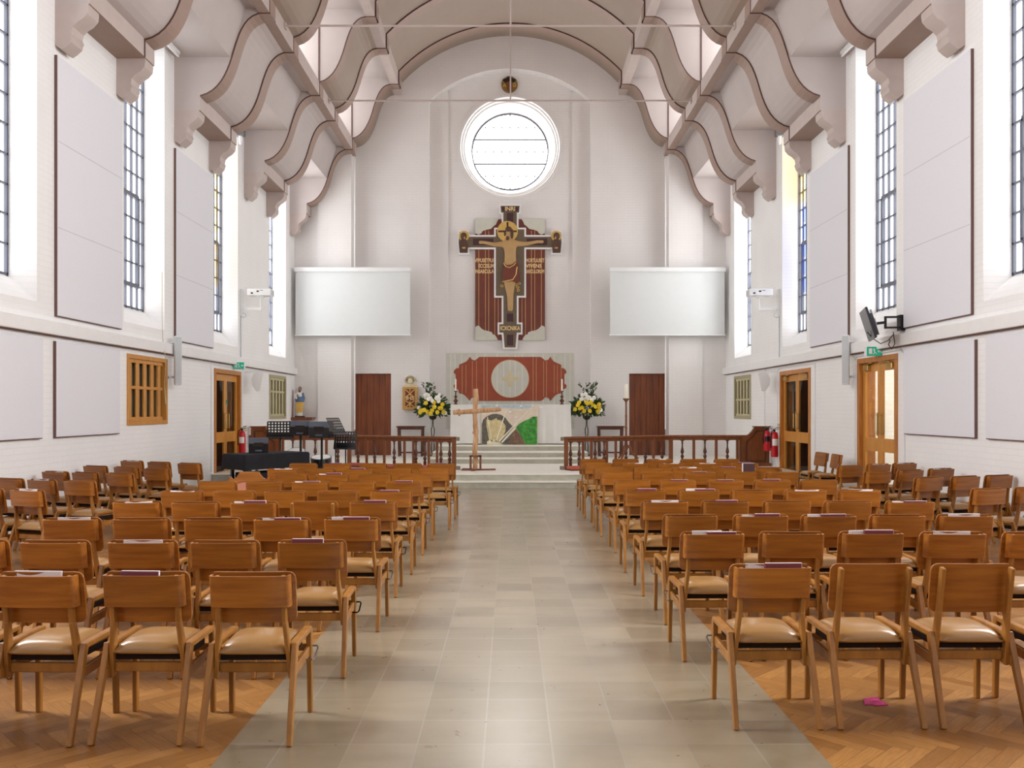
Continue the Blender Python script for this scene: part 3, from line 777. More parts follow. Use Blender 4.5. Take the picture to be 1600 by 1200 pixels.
# rows: (distance of the back, x of the aisle side edge of the back, contents per seat from the aisle; v = open back, - = none)
LR = [(4.13, -1.03, ['', 'b', 's', '']), (5.14, -.985, ['b', '', 's', '', 's']), (6.2, -.94, ['bs', 'bs', '', '', 's']),
      (7.31, -.955, ['b', 'v', 'bs', '', 's']), (8.3, -.945, ['b', '', '', '', 's']), (9.38, -.953, ['b', '', 'bs', '', '']),
      (10.5, -.944, ['', '', 'bs', '']), (11.4, -.80, ['', '', 'b', '', 's']), (12.5, -.786, ['b', '', '', 'b', ''])]
RR = [(4.34, 1.10, ['bs', 'v', 'v', '']), (5.49, 1.087, ['bs', '', 'bs', 's', '']), (6.4, 1.137, ['', 'bs', 'bs', '', 's']),
      (7.36, 1.114, ['s', 'b', '', '', 'bs']), (8.4, 1.11, ['b', 'bs', '', 's', 's']), (9.55, 1.138, ['', 'b', 'b', 'b', '']),
      (10.8, 1.12, ['', '', 'b', '', '']), (11.65, 1.13, ['', '', 's', 'b', 'v']), (12.6, 1.087, ['', 's', 's', 's', 'b']), (13.6, 1.09, ['', '', 's', '', ''])]
# outer seats measured one by one in the nearer rows
for side, rows, s in (('left', LR, -1), ('right', RR, 1)):
    for r, (d, xe, what) in enumerate(rows):
        for k, w in enumerate(what):
            pitch = .497 if r else .50
            if s > 0: pitch = .505 if r < 3 else .515 if r < 7 else .525
            if s < 0 and r == 1: pitch = .497
            x = xe + s * (.19 + k * pitch) + random.uniform(-.008, .008); y = d + .155 + random.uniform(-.015, .015)
            rz = random.uniform(-.03, .03)
            kind = 'open-backed oak chair' if w == 'v' else 'oak chair'
            lab = '%s in %s block, %s row from camera, %s' % (kind, side, ROWN[r], SEATN[k])
            c = chair(x, y, rz, lab, '%s block of chairs' % side, w != 'v')
            if k == 0: add_hook(c, -s)
            if w and w != 'v': inrack(x, y, rz, w, '%s block, %s row, %s' % (side, ROWN[r], SEATN[k]))
# angled chairs by the walls: (x, back distance, contents)
LO = [[(-4.64, 7.3, ''), (-5.15, 7.45, '')], [(-4.62, 8.41, 's'), (-5.08, 8.55, ''), (-5.55, 8.7, '')], [(-4.63, 9.46, ''), (-5.13, 9.64, 's'), (-5.6, 9.8, '')],
      [(-4.70, 10.6, ''), (-5.19, 10.75, ''), (-5.64, 10.9, 's')], [(-4.62, 11.5, ''), (-5.14, 11.78, ''), (-5.66, 12.0, '')], [(-4.59, 12.6, ''), (-5.15, 12.9, ''), (-5.68, 13.2, 's')]]
RO = [[(4.66, 7.5, ''), (5.15, 7.62, '')], [(4.66, 8.55, ''), (5.16, 8.70, ''), (5.66, 8.88, '')], [(4.76, 10.0, ''), (5.25, 10.13, ''), (5.73, 10.3, '')],
      [(4.60, 11.0, ''), (5.10, 11.2, ''), (5.62, 11.45, 's')], [(4.66, 12.05, ''), (5.2, 12.4, 's'), (5.66, 12.6, 's')]]
WN = ['innermost', 'middle', 'nearest the wall']
for side, rows, s in (('left', LO, -1), ('right', RO, 1)):
    for r, row in enumerate(rows):
        for k, (x, d, w) in enumerate(row):
            rz = s * (.36 + random.uniform(-.05, .05)); y = d + .15
            xx = x - s * .02
            where = '%s wall seats, %s row, %s' % (side, ROWN[r], WN[k])
            chair(xx, y, rz, 'angled oak chair by %s wall, %s row from camera, %s' % (side, ROWN[r], WN[k]), 'angled chairs along the %s wall' % side)
            if w: inrack(xx, y, rz, w, where)
for x, y, rz, lab in ((5.48, 15.75, 1.70, 'oak chair against right wall facing the aisle, farther of the pair'), (5.50, 15.12, 1.52, 'oak chair against right wall facing the aisle, nearer of the pair')):
    chair(x, y, rz, lab, 'pair of chairs turned sideways by the right doors')
# black book standing on a rack in the right block
t = thing('bible', 'black book standing upright on a rack, right block, seventh row', 'book', (2.95, 10.83, .775), .1)
MB().box(-.075, .075, -.02, .02, 0, .11, .004, 1).build('cover', 'crosspurple', t); MB().box(-.078, .07, -.015, .015, .004, .112).build('page_block', 'paper', t)
# pink leaflet on the parquet
mb = MB()
for (a, b, c, d) in ((-.06, -.03, .02, .03), (-.02, -.045, .06, .0), (-.05, .0, .04, .05), (.0, -.02, .055, .035)):
    mb.hexa([(a, b, .001), (c, b + .01, .001), (d, d + .02, .002), (a + .02, d + .01, .002), (a, b, .005), (c, b + .01, .007), (d, d + .02, .012), (a + .02, d + .01, .006)])
o = mb.build('crumpled_leaflet', plain('pink_paper', (206, 66, 130), .6, var=.25, sc=30)); o.location = (1.92, 4.62, 0); tag(o, 'crumpled pink leaflet on the parquet under the near right chairs', 'paper')
# presider's chair in the seventh row on the left
t = thing('armchair', 'carved oak armchair with shaped crest rail and pink padded back', 'chair', (-3.12, 10.62, 0))
hw = .245
crest = [(-hw, .75), (-.225, .745), (-.20, .715), (-.16, .735), (-.12, .79), (-.115, .805), (.115, .805), (.12, .79), (.16, .735), (.20, .715), (.225, .745), (hw, .75), (hw, .66), (.2, .64), (.1, .69), (-.1, .69), (-.2, .64), (-hw, .66)]
MB().prism(crest, 'y', -.15, -.115).build('crest_rail', 'chair', t)
mb = MB(); mb.box(-.19, .19, -.14, -.12, .45, .69); mb.build('padded_back', plain('pink_upholstery', (196, 130, 108), .8), t)
mb = MB(); mb.box(-.22, .22, -.14, .27, .38, .45, .015); mb.build('seat', 'red', t)
for s in (-1, 1):
    MB().bar((s * .225, -.133, 0), (s * .225, -.133, .68), .035, .035, (0, 1, 0)).build('rear_leg', 'oakd', t)
    MB().bar((s * .225, .25, 0), (s * .225, .25, .62), .035, .035, (0, 1, 0)).build('front_leg', 'oakd', t)
    MB().bar((s * .225, -.13, .63), (s * .225, .27, .63), .05, .025).build('arm', 'oakd', t)
# ================================================================ altar end
# projection screens
for s, nm in ((-1, 'left'), (1, 'right')):
    t = thing('projection_screen', 'white roller projection screen pulled down on %s of the end wall' % nm, 'screen', (s * 4.31, 24.0, 0), 0, 'projection screens')
    MB().box(-1.60, 1.60, -.07, .07, 5.32, 5.45, .03, 3).build('roller_case', 'metalw', t)
    MB().box(-1.57, 1.57, -.004, .004, 3.60, 5.33).build('screen_cloth', 'screen', t)
    MB().box(-1.60, 1.60, -.02, .02, 3.575, 3.605, .008).build('bottom_bar', 'metalw', t)
    mb = MB()
    for k in (-1, 1): mb.box(k * 1.5 - .03, k * 1.5 + .03, .05, .30, 5.36, 5.42)
    mb.build('wall_bracket', 'metalw', t)
# ---- painted crucifix
YW = YF; DC = 24.9; SK = DC / F
def X(px): return (px - CX) * SK
def Z(py): return H - (py - CY) * SK
def poly(hp):                      # half outline (half width px, y px) from the top down -> closed polygon
    return [(X(CX + a), Z(b)) for a, b in hp] + [(X(CX - a), Z(b)) for a, b in reversed(hp)]
t = thing('painted_crucifix', 'large painted icon cross with gilded carved figure above the altar', 'crucifix', (0, YW, 0))
bb = [(54.5, 342), (54.5, 531)]
mb = MB(); mb.prism(poly(bb), 'y', -.06, -.003); mb.build('backboard', 'redboard2', t)
def cloud(pts, flip): return [(X(CX + flip * (a - CX)), Z(b)) for a, b in pts]
for s in (1, -1):
    up = [(742.5, 341.5), (779, 341.5), (776.5, 346), (775, 350), (771, 353), (767, 357), (760, 358.5), (754, 360.5), (752, 364), (748, 366), (744, 364.5), (742.5, 364.5)]
    dn = [(742.5, 531.5), (778, 531.5), (777, 529), (776, 527), (773, 523), (770, 522.5), (768.5, 519), (763, 517), (757, 516), (752, 513), (748, 508.5), (745, 509), (742.5, 511)]
    for nmx, p in (('upper_cloud', up), ('lower_cloud', dn)): MB().prism(cloud(p, s), 'y', -.068, -.004).build(nmx, 'silver', t)
    for i, a in enumerate((49, 38.6, 33.4, 24, 18.5)):
        z0, z1 = (366, 516) if i < 1 else (360, 520) if i < 3 else (466, 524)
        mb = MB(); mb.box(X(CX + s * a - .45), X(CX + s * a + .45), -.066, -.055, Z(z1), Z(z0)); mb.build('gold_stripe', 'goldline', t)
outer = [(17.5, 319.3), (16.3, 335), (13.2, 335), (13.2, 356), (25, 356), (25, 367.5), (64, 367.5), (64, 360.5), (81.5, 360.5), (83, 379), (81, 398), (64, 398), (64, 389.4), (25, 389.4), (25, 465), (13.2, 465), (13.2, 504), (19.5, 504), (19.5, 522.5), (13.2, 522.5), (11, 545.5)]
inner = [(14.8, 322), (13.8, 332.4), (10.4, 332.4), (10.4, 358.7), (22.2, 358.7), (22.2, 370.2), (66.6, 370.2), (66.6, 363), (79, 363), (80.3, 379), (78.6, 395.3), (66.6, 395.3), (66.6, 386.8), (22.2, 386.8), (22.2, 462.3), (10.4, 462.3), (10.4, 506.7), (16.8, 506.7), (16.8, 519.8), (10.4, 519.8), (8.4, 543)]
MB().prism(poly(outer), 'y', -.13, -.06).build('white_border', 'white', t)
MB().prism(poly(inner), 'y', -.138, -.12).build('cross_board', 'crossdark', t)
mb = MB()
for a, b, c in ((5, 333, 352), (5, 490, 503), (5, 523, 540)): mb.box(X(CX - a), X(CX + a), -.142, -.13, Z(c), Z(b))
mb.box(X(CX - 58), X(CX - 26), -.142, -.13, Z(383.5), Z(373)); mb.box(X(CX + 26), X(CX + 58), -.142, -.13, Z(383.5), Z(373))
mb.box(X(CX - 13), X(CX + 13), -.142, -.13, Z(330.5), Z(323.5)); mb.build('purple_inlay', 'crosspurple', t)
mb = MB(); mb.disc((X(CX - 4), Z(362)), 16.2 * SK, 'y', -.155, -.13, 40); ha = mb.build('halo', 'gold', t)
mb = MB()
for (a, b, c, d) in ((-1.4, 1.4, -14.5, -2), (-14.5, -2, -1.4, 1.4), (2, 14.5, -1.4, 1.4)): mb.box(X(CX - 4 + a), X(CX - 4 + b), -.158, -.15, Z(362 + d), Z(362 + c))
mb.build('halo_cross', 'crosspurple', ha)
def skin_mesh(name, mat, parent, verts, edges, radii, sub=2, sy=1.0, y0=0.0):
    me = bpy.data.meshes.new(name); me.from_pydata(verts, edges, []); o = bpy.data.objects.new(name, me); COL.objects.link(o)
    m = o.modifiers.new('s', 'SKIN'); sk = me.skin_vertices[0].data
    for k, r in enumerate(radii): sk[k].radius = (r, r)
    sk[0].use_root = True
    o.modifiers.new('u', 'SUBSURF').levels = sub
    bpy.context.view_layer.update()
    e = bpy.data.meshes.new_from_object(o.evaluated_get(bpy.context.evaluated_depsgraph_get()))
    bpy.data.objects.remove(o); bpy.data.meshes.remove(me)
    for v in e.vertices: v.co.y = y0 + (v.co.y - y0) * sy
    e.materials.clear(); e.materials.append(M[mat] if isinstance(mat, str) else mat); e.name = name
    for p in e.polygons: p.use_smooth = True
    o = bpy.data.objects.new(name, e); COL.objects.link(o)
    if parent: o.parent = parent
    return o
def R3(px, py, y=-.16): return (X(px), y, Z(py))
V = [R3(797, 410), R3(797.5, 398), R3(797, 388), R3(796, 381), R3(795, 372), R3(794, 366), R3(793.6, 361),
     R3(786, 382), R3(772, 382.5), R3(756, 379), R3(748, 379), R3(808, 381.5), R3(822, 381.5), R3(840, 378), R3(850, 378),
     R3(793, 420), R3(792, 442), R3(796, 462), R3(796, 482), R3(796, 487), R3(801, 420), R3(800, 442), R3(798.5, 462), R3(799, 482), R3(798, 487)]
E = [(0, 1), (1, 2), (2, 3), (3, 4), (4, 5), (5, 6), (3, 7), (7, 8), (8, 9), (9, 10), (3, 11), (11, 12), (12, 13), (13, 14), (0, 15), (15, 16), (16, 17), (17, 18), (18, 19), (0, 20), (20, 21), (21, 22), (22, 23), (23, 24)]
px = SK
RD = [9.5 * px, 9 * px, 10.5 * px, 8 * px, 3.2 * px, 4.6 * px, 4.2 * px, 5 * px, 3.4 * px, 2.4 * px, 2.9 * px, 5 * px, 3.4 * px, 2.4 * px, 2.9 * px, 6.3 * px, 5.2 * px, 4 * px, 3 * px, 2.6 * px, 6.3 * px, 5.2 * px, 4 * px, 3 * px, 2.6 * px]
fig = skin_mesh('carved_figure', 'flesh', t, V, E, RD, 2, .35, -.14)
mb = MB()                                                       # hair, beard
mb.ball(R3(794.5, 358.6, -.165), 5.2 * px, (1, .5, .8)); mb.ball(R3(800, 366, -.16), 2.6 * px, (1, .5, 3.0)); mb.ball(R3(789, 365.5, -.16), 1.7 * px, (1, .5, 2.4)); mb.ball(R3(793, 373, -.175), 3.2 * px, (.9, .5, 1.1))
mb.build('hair', 'brownskin', t, smooth=True, ang=80)
mb = MB(); loin = [(786.5, 411), (792, 415), (800, 414), (806, 409), (809, 412), (811, 425), (812, 440), (809, 442), (803, 440.5), (796, 439), (786, 441), (784.5, 434), (786, 422)]
mb.prism([(X(a), Z(b)) for a, b in loin], 'y', -.205, -.14); lc = mb.build('loincloth', 'redboard2', t)
mb = MB(); mb.tube([R3(a, b, -.208) for a, b in ((787, 412), (790, 417), (796, 419), (803, 415), (806, 411))], .8 * px, 6)
mb.tube([R3(a, b, -.208) for a, b in ((808, 418), (806, 430), (801, 438), (794, 439), (785, 441))], .8 * px, 6)
for a, b in ((803, 441), (806, 445), (809, 449), (811, 443), (784.5, 447), (810, 454)): mb.tube([R3(a + 2.2 * math.cos(q), b + 1.7 * math.sin(q), -.15) for q in (0, 1, 2, 3, 4, 5)], .6 * px, 5, True)
mb.build('gold_hem', 'gold', lc)
for s in (-1, 1):
    cx = CX + s * 72.5
    hal = MB().disc((X(cx + s * -.5), Z(369)), 8.2 * px, 'y', -.152, -.13, 28).build('small_halo', 'gold', t)
    mb = MB(); mb.prism([(X(cx + a), Z(b)) for a, b in ((-6, 395), (-7, 384), (-5, 376), (0, 371.5), (5, 376), (7, 384), (6, 395))], 'y', -.165, -.14); mb.ball((X(cx), -.155, Z(369.5)), 5.4 * px, (1, .5, 1.1)); mb.build('mourner', 'brownskin', t, smooth=True, ang=40)
    mb = MB(); mb.ball((X(cx - s * 1), -.172, Z(371)), 3.0 * px, (.9, .5, 1.2)); mb.ball((X(cx - s * .5), -.168, Z(388)), 2.2 * px, (1.4, .5, .8)); mb.build('face_and_hands', 'flesh', t, smooth=True)
text('INRI', .16, 'goldtext', t, loc=(X(CX), -.144, Z(327)), bold=.004)
text('ICXCNIKA', .165, 'goldtext', t, loc=(X(CX), -.144, Z(513.3)), bold=.004, sx=.72)
for s, ls in ((-1, ('VIVUSETFUI', 'ECCESUM', 'INSAECULA')), (1, ('MORTUUSET', 'VIVENS', 'SAECULORUM'))):
    for k, w in enumerate(ls):
        wpx = (30, 24, 30)[k] if s < 0 else (29, 25, 29)[k]
        xx = CX - 25.5 - wpx / 2 if s < 0 else CX + 24.5 + wpx / 2
        o = text(w, .15, 'goldtext', t, loc=(X(xx), -.064, Z(406.7 + k * 8.6)), bold=.004)
        wd = max(v.co.x for v in o.data.vertices) - min(v.co.x for v in o.data.vertices); o.scale.x = wpx * SK / wd
# round emblem under the vault
t = thing('round_emblem', 'small round gilt and black relief emblem under the arch', 'emblem', (X(796), YF, Z(130.5)))
MB().disc((0, 0), .235, 'y', -.05, 0, 40).build('disc', plain('tarnished_gilt', (150, 120, 70), .4, .5, var=.25, sc=8), t)
mb = MB(); mb.disc((0, .12), .10, 'y', -.06, -.04, 20); mb.prism([(-.2, .13), (.0, .2), (.2, .13), (.12, .05), (0, .09), (-.12, .05)], 'y', -.062, -.04); mb.build('dark_relief', 'black', t)
MB().prism([(-.06, -.2), (.06, -.2), (.09, .0), (.05, .08), (-.05, .08), (-.09, .0)], 'y', -.075, -.04).build('centre_relief', plain('bronze_red', (128, 84, 50), .4, .4), t)
text('A', .13, 'gold', t, loc=(-.14, -.052, -.03), bold=.004); text('\u03a9', .13, 'gold', t, loc=(.14, -.052, -.03), bold=.004)
# ---- reredos board behind the altar
t = thing('reredos_board', 'silver and red boarded panel with round silver disc behind altar', 'reredos', (0, YF, 0))
DC2 = 24.9
mb = MB(); mb.box(X(697.3), X(897), -.07, -.004, 1.0, Z(551.5)); mb.build('silver_board', 'silver', t)
mb = MB()
for a in (704, 711, 721, 733, 745, 757, 777, 805, 816, 833, 849, 866, 883, 891): mb.box(X(a - .35), X(a + .35), -.074, -.06, 1.0, Z(553))
mb.build('white_stripe', 'white', t)
half = [(749, 557.6), (745, 560.6), (742.3, 563.2), (737.5, 562), (734, 557.2), (731.5, 561.5), (728.5, 564.8), (724, 567), (717.5, 569.6), (716.8, 575), (712.5, 575.6), (709.6, 578.5), (708.6, 582.6), (711, 584), (712, 587), (712, 599), (708.6, 602), (709, 605.5), (711.5, 607.6), (716, 608.6), (716.5, 611.5), (717.5, 614.6), (722, 615.2), (726.5, 618), (731, 622.8), (734, 626.4), (736, 622.6), (740, 620.5), (743, 621), (745, 624), (749, 626.4)]
redp = [(X(a), Z(b)) for a, b in half] + [(X(2 * CX - a), Z(b)) for a, b in reversed(half)]
MB().prism(redp, 'y', -.082, -.065).build('red_field', 'redboard', t)
mb = MB()
for a in (722, 728, 738, 744.5, 756, 761, 772, 777, 816, 821, 833, 838, 849.5, 854, 866, 871, 877):
    dz = 0
    if abs(a - CX) < 31: continue
    e = abs(a - CX); y0, y1 = (558.5, 625.5) if e < 47 else (564, 620) if e < 66 else (570, 614)
    mb.box(X(a - .4), X(a + .4), -.086, -.07, Z(y1), Z(y0))
mb.build('gold_stripe', 'goldline', t)
MB().disc((X(CX), Z(591.8)), 30 * SK, 'y', -.10, -.07, 64).build('round_rim', 'goldline', t)
MB().disc((X(CX), Z(591.8)), 29 * SK, 'y', -.106, -.07, 64).build('round_disc', 'silver', t)
mb = MB()
for q, (a, b) in enumerate(((0, 0), (0, -6), (0, -10), (0, 6), (0, 10), (-6, 0), (-10, 0), (6, 0), (10, 0))): mb.disc((X(CX + a), Z(591.8 + b)), (3.2 if q == 0 else 2.5) * SK, 'y', -.112 - .001 * q, -.09, 16)
for q in range(12): aa = q * PI / 6 + PI / 12; mb.bar((X(CX + 5 * math.cos(aa)), -.109, Z(591.8 + 5 * math.sin(aa))), (X(CX + 11 * math.cos(aa)), -.109, Z(591.8 + 11 * math.sin(aa))), .5 * SK, .004, (0, 1, 0))
mb.build('gold_cross', plain('pale_gold', (216, 200, 156), .5), t)
mb = MB()
for a in (777, 787, 797, 805, 816): hz = math.sqrt(28.5 ** 2 - (a - CX) ** 2); mb.box(X(a - .3), X(a + .3), -.1075, -.09, Z(591.8 + hz), Z(591.8 - hz))
mb.build('disc_stripe', 'white', t)
# ---- altar
AD = 22.7; SA = AD / F
t = thing('altar', 'altar draped in white linen on the top step', 'altar', (.02, 0, .64))
mb = MB(); mb.box(-1.50, 1.50, 22.78, 23.6, 0, 1.0); mb.build('altar_block', 'stone', t)
mb = MB(); n = 90                                                # cloth with soft folds on the front and sides
def fold(u): return .018 * math.sin(u * 9.0) + .012 * math.sin(u * 23 + 1) + .006 * math.sin(u * 47)
per = [(-1.55 + 3.1 * k / n, 22.72) for k in range(n + 1)] + [(1.55, 22.72 + .9 * k / 20) for k in range(1, 21)]
per = [(-1.55, 23.62 - .9 * k / 20) for k in range(20)] + per
rows = []
for zz, amp in ((1.043, 0), (1.035, .0), (.9, .3), (.6, .8), (.3, 1.1), (.03, 1.3)):
    rw = []
    for x, y in per:
        fx = fold(x + y) * amp * (.35 + .65 * min(1, abs(x) / .8))
        sidex = abs(abs(x) - 1.55) < 1e-6
        rw.append(mb.v((x + (math.copysign(.01 + fx, x) if sidex else 0), y - (fx if not sidex or y < 22.73 else 0), zz)))
    rows.append(rw)
for a, b in zip(rows, rows[1:]):
    for k in range(len(per) - 1): mb.bm.faces.new([a[k], a[k + 1], b[k + 1], b[k]])
mb.bm.faces.new(rows[0])
mb.build('altar_cloth', 'cloth', t, smooth=True, ang=50)
# banner with a picture in applied cloth, hung on the altar front
def BX(px): return (px - CX) * SA
def BZ(py): return H - (py - CY) * SA
t = thing('altar_banner', 'collage banner of tomb, rays and green hill hung on altar front', 'banner', (0, 22.64, 0))
def patch(name, pts, mat, k, hard=None):
    MB().prism([(BX(a), BZ(b)) for a, b in pts], 'y', -.006 - .006 * k, .012 - .006 * k).build(name, mat, t)
def pm(n, c, var=.2, sc=14): return plain(n, c, .8, var=var, sc=sc)
patch('ground_cloth', [(752, 633), (841, 633), (840, 694.5), (752.5, 694.5)], pm('peach_sky', (232, 218, 200), .09, 5), 0)
patch('sky_strip', [(752, 633), (836, 633), (830, 637.5), (815, 638.5), (790, 637.5), (770, 638), (752, 638)], pm('blue_strip', (186, 204, 212), .2, 12), 1)
patch('tomb_arch', [(753, 694), (753, 662), (755, 656), (760, 651), (767, 647.5), (775, 646.5), (783, 648), (790, 653), (795, 660), (800, 665), (806, 670), (811, 677), (816, 685), (820, 694)], pm('tomb_grey', (104, 100, 90), .45, 22), 1)
patch('brown_rock', [(796, 694), (799, 682), (803, 672), (806, 670), (811, 677), (816, 685), (820, 694)], pm('rock_brown', (130, 102, 82), .35, 14), 2)
patch('green_hill', [(821, 694), (816, 684), (810, 674), (806, 668.5), (810, 663), (818, 658), (826, 655), (832, 651), (839, 651), (839, 694)], pm('grass_green', (70, 150, 62), .6, 12), 2)
patch('light_burst', [(765, 692), (763, 680), (760, 665), (760, 655), (764, 656), (768, 657), (776, 653), (777, 656), (784, 657), (790, 665), (790, 673), (786, 682), (780, 690), (774, 694)], pm('burst_cream', (216, 200, 152), .2, 12), 2)
for nm, pts in (('ray_strip', [(774, 690), (776, 691), (792, 640), (790.6, 640)]), ('ray_strip', [(768, 690), (769.5, 690), (762.5, 652), (761, 651)]), ('ray_strip', [(778, 690), (780, 691), (833, 634), (831.8, 634)]), ('ray_strip', [(781, 693), (784, 693), (806, 670), (803, 667.5)])):
    patch(nm, pts, pm('ray_white', (240, 236, 216), .08), 3)
patch('grave_cloth', [(761, 694.6), (761, 690), (765, 687), (770, 686), (776, 688), (784, 691), (785, 694.6)], pm('cream_cloth', (236, 230, 196), .1), 3)
mb = MB()
for a, b in ((776, 633.5), (814, 634.5), (832, 634), (797, 644), (812, 641), (806, 652), (846, 637)): mb.ball((BX(a), -.022, BZ(b)), .028, (1.4, .5, .8))
mb.build('paper_butterfly', 'petal', t)
# candlesticks on the altar
for px_, lab in ((712, 'turned wooden candlestick on left end of altar'), (878, 'turned wooden candlestick on right end of altar')):
    d = 22.95; t = thing('altar_candlestick', lab, 'candlestick', (xs(px_, d), d, 1.683), 0, 'altar candlesticks')
    MB().lathe([(.055, 0), (.06, .015), (.03, .03), (.025, .05), (.06, .085), (.065, .10), (.03, .14), (.02, .17), (.045, .20), (.045, .215), (.018, .24), (.016, .32), (.045, .345), (.05, .355), (.02, .36)], n=14).build('stem', 'mahogd', t, smooth=True)
    MB().lathe([(.02, .355), (.02, .66), (.006, .67)], n=12).build('candle', 'candle', t, smooth=True)
# aumbry on the wall
d = 24.7; c = at(641.2, 622, d)
t = thing('aumbry', 'gilded wall aumbry lettered IHS with red lattice and rayed crest', 'tabernacle', (c.x, YC, 0)); s_ = d / F
def AX(px): return (px - 641.2) * s_
def AZ(py): return H - (py - CY) * s_
MB().box(AX(629.5), AX(652.8), -.10, -.002, AZ(640.3), AZ(605), .01).build('case', plain('gilt_wood', (198, 154, 84), .4, .2, var=.1), t)
MB().box(AX(634), AX(648.5), -.104, -.09, AZ(636), AZ(608)).build('red_ground', plain('deep_red', (120, 48, 34), .6), t)
mb = MB()
for a, b, c_, e in ((634.5, 609, 648, 621), (648, 609, 634.5, 621), (634.5, 626, 648, 636), (648, 626, 634.5, 636)): mb.bar((AX(a), -.108, AZ(b)), (AX(c_), -.108, AZ(e)), .025, .01, (0, 1, 0))
for b in (610, 616, 629, 634): mb.box(AX(640.5), AX(642), -.112, -.1, AZ(b + 2), AZ(b - 2))
mb.build('lattice', 'gold', t)
text('IHS', .15, 'goldtext', t, loc=(AX(641.2), -.120, AZ(622.3)), bold=.004, sx=1.1)
mb = MB(); mb.prism([(AX(630), AZ(605)), (AX(652.5), AZ(605)), (AX(652.5), AZ(603.6)), (AX(648), AZ(600)), (AX(634.5), AZ(600)), (AX(630), AZ(603.6))], 'y', -.06, -.01)
for k in range(9):
    a = PI * (k + .5) / 9; mb.bar((AX(641.2), -.03, AZ(597)), (AX(641.2 + 9.6 * math.cos(a)), -.03, AZ(597 - 10 * math.sin(a))), .05, .012, (0, 1, 0), 0, .075, .012)
mb.disc((AX(641.2), AZ(595)), 4 * s_, 'y', -.05, -.01, 20); mb.build('rayed_crest', plain('pale_gilt', (222, 208, 170), .5), t)
# statue on its shelf
d = 24.12; s_ = d / F
t = thing('corner_shelf', 'small mahogany wall shelf under the saint statue', 'shelf', (-5.72, 24.12, zs(657, d)))
MB().prism([(-.33, .09), (.33, .09), (.28, 0), (-.33, 0)], 'y', -.17, .20).build('shelf_board', 'mahog', t)
t = thing('saint_statue', 'painted saint statue in gold and blue robes on corner shelf', 'statue', (-5.79, 24.12, zs(652, d)))
t.scale = (.76, .8, 1.0)
MB().box(-.16, .16, -.1, .1, 0, .04, .008).build('base', 'dark', t)
mb = MB(); mb.lathe([(.11, .12), (.12, .16), (.125, .25), (.135, .35), (.15, .45)], n=20, sy=.75); 
for v in mb.bm.verts: 
    a = math.atan2(v.co.y, v.co.x); k = 1 + .09 * math.sin(7 * a + v.co.z * 5); v.co.x *= k; v.co.y *= k; v.co.x -= .04 * (1 - v.co.z / .45)
mb.build('gold_robe', 'statgold', t, smooth=True)
mb = MB(); mb.lathe([(.105, .04), (.11, .08), (.10, .2)], n=20, sy=.75); mb.xf(Matrix.Translation((-.02, 0, 0))); mb.build('under_robe', 'cloth', t, smooth=True)
mb = MB(); mb.lathe([(.152, .42), (.175, .47), (.16, .54), (.12, .58)], n=20, sy=.75); mb.tube([(.15, -.02, .50), (.13, -.06, .58), (.10, -.02, .66)], [.05, .05, .04], 8); mb.build('blue_drape', 'blue', t, smooth=True)
mb = MB(); mb.lathe([(.14, .54), (.15, .60), (.12, .67), (.05, .71)], n=18, sy=.7); mb.tube([(-.14, 0, .64), (-.17, -.06, .56), (-.09, -.13, .53)], [.05, .045, .035], 8); mb.build('white_tunic', 'cloth', t, smooth=True)
mb = MB(); mb.ball((0, -.015, .76), .065, (.85, .95, 1.15), 14); mb.ball((0, -.085, .755), .014); mb.tube([(0, -.01, .68), (0, -.01, .72)], .035, 8); mb.ball((-.055, -.11, .6), .03, (1, 1, 1.3)); mb.build('head', plain('statue_face', (150, 112, 90), .5), t, smooth=True)
mb = MB(); mb.ball((0, .012, .785), .066, (.95, .95, .95), 12); mb.ball((0, -.055, .715), .04, (.9, .7, 1.2)); mb.build('hair_and_beard', 'brownskin', t, smooth=True)
o = MB().tube([(-5.97, 24.05, zs(652, d)), (-5.965, 24.07, zs(609, d))], [.018, .010], 8).build('wooden_staff', 'mahog', smooth=True); tag(o, 'thin dark staff leaning in the corner beside the statue', 'staff')
# small tables (credences) against the end wall
for x0, x1, lab in ((-3.10, -2.40, 'small dark side table against end wall, left of altar'), (2.44, 3.12, 'small dark side table against end wall, right of altar')):
    t = thing('side_table', lab, 'table', ((x0 + x1) / 2, 24.3, .26), 0, 'side tables by the end wall'); w = (x1 - x0) / 2
    MB().box(-w - .03, w + .03, -.24, .24, .80, .835, .006).build('tabletop', 'mahogd', t)
    MB().box(-w + .03, w - .03, -.2, .2, .74, .80).build('apron', 'mahogd', t)
    for a in (-1, 1):
        for b in (-1, 1): MB().bar((a * (w - .04), b * .19, 0), (a * (w - .02), b * .19, .80), .045, .05, (0, 1, 0), .004).build('leg', 'mahogd', t)
        MB().bar((a * (w - .04), -.19, .1), (a * (w - .04), .19, .1), .03, .04).build('stretcher', 'mahogd', t)
    MB().bar((-w + .04, 0, .1), (w - .04, 0, .1), .03, .04).build('stretcher', 'mahogd', t)
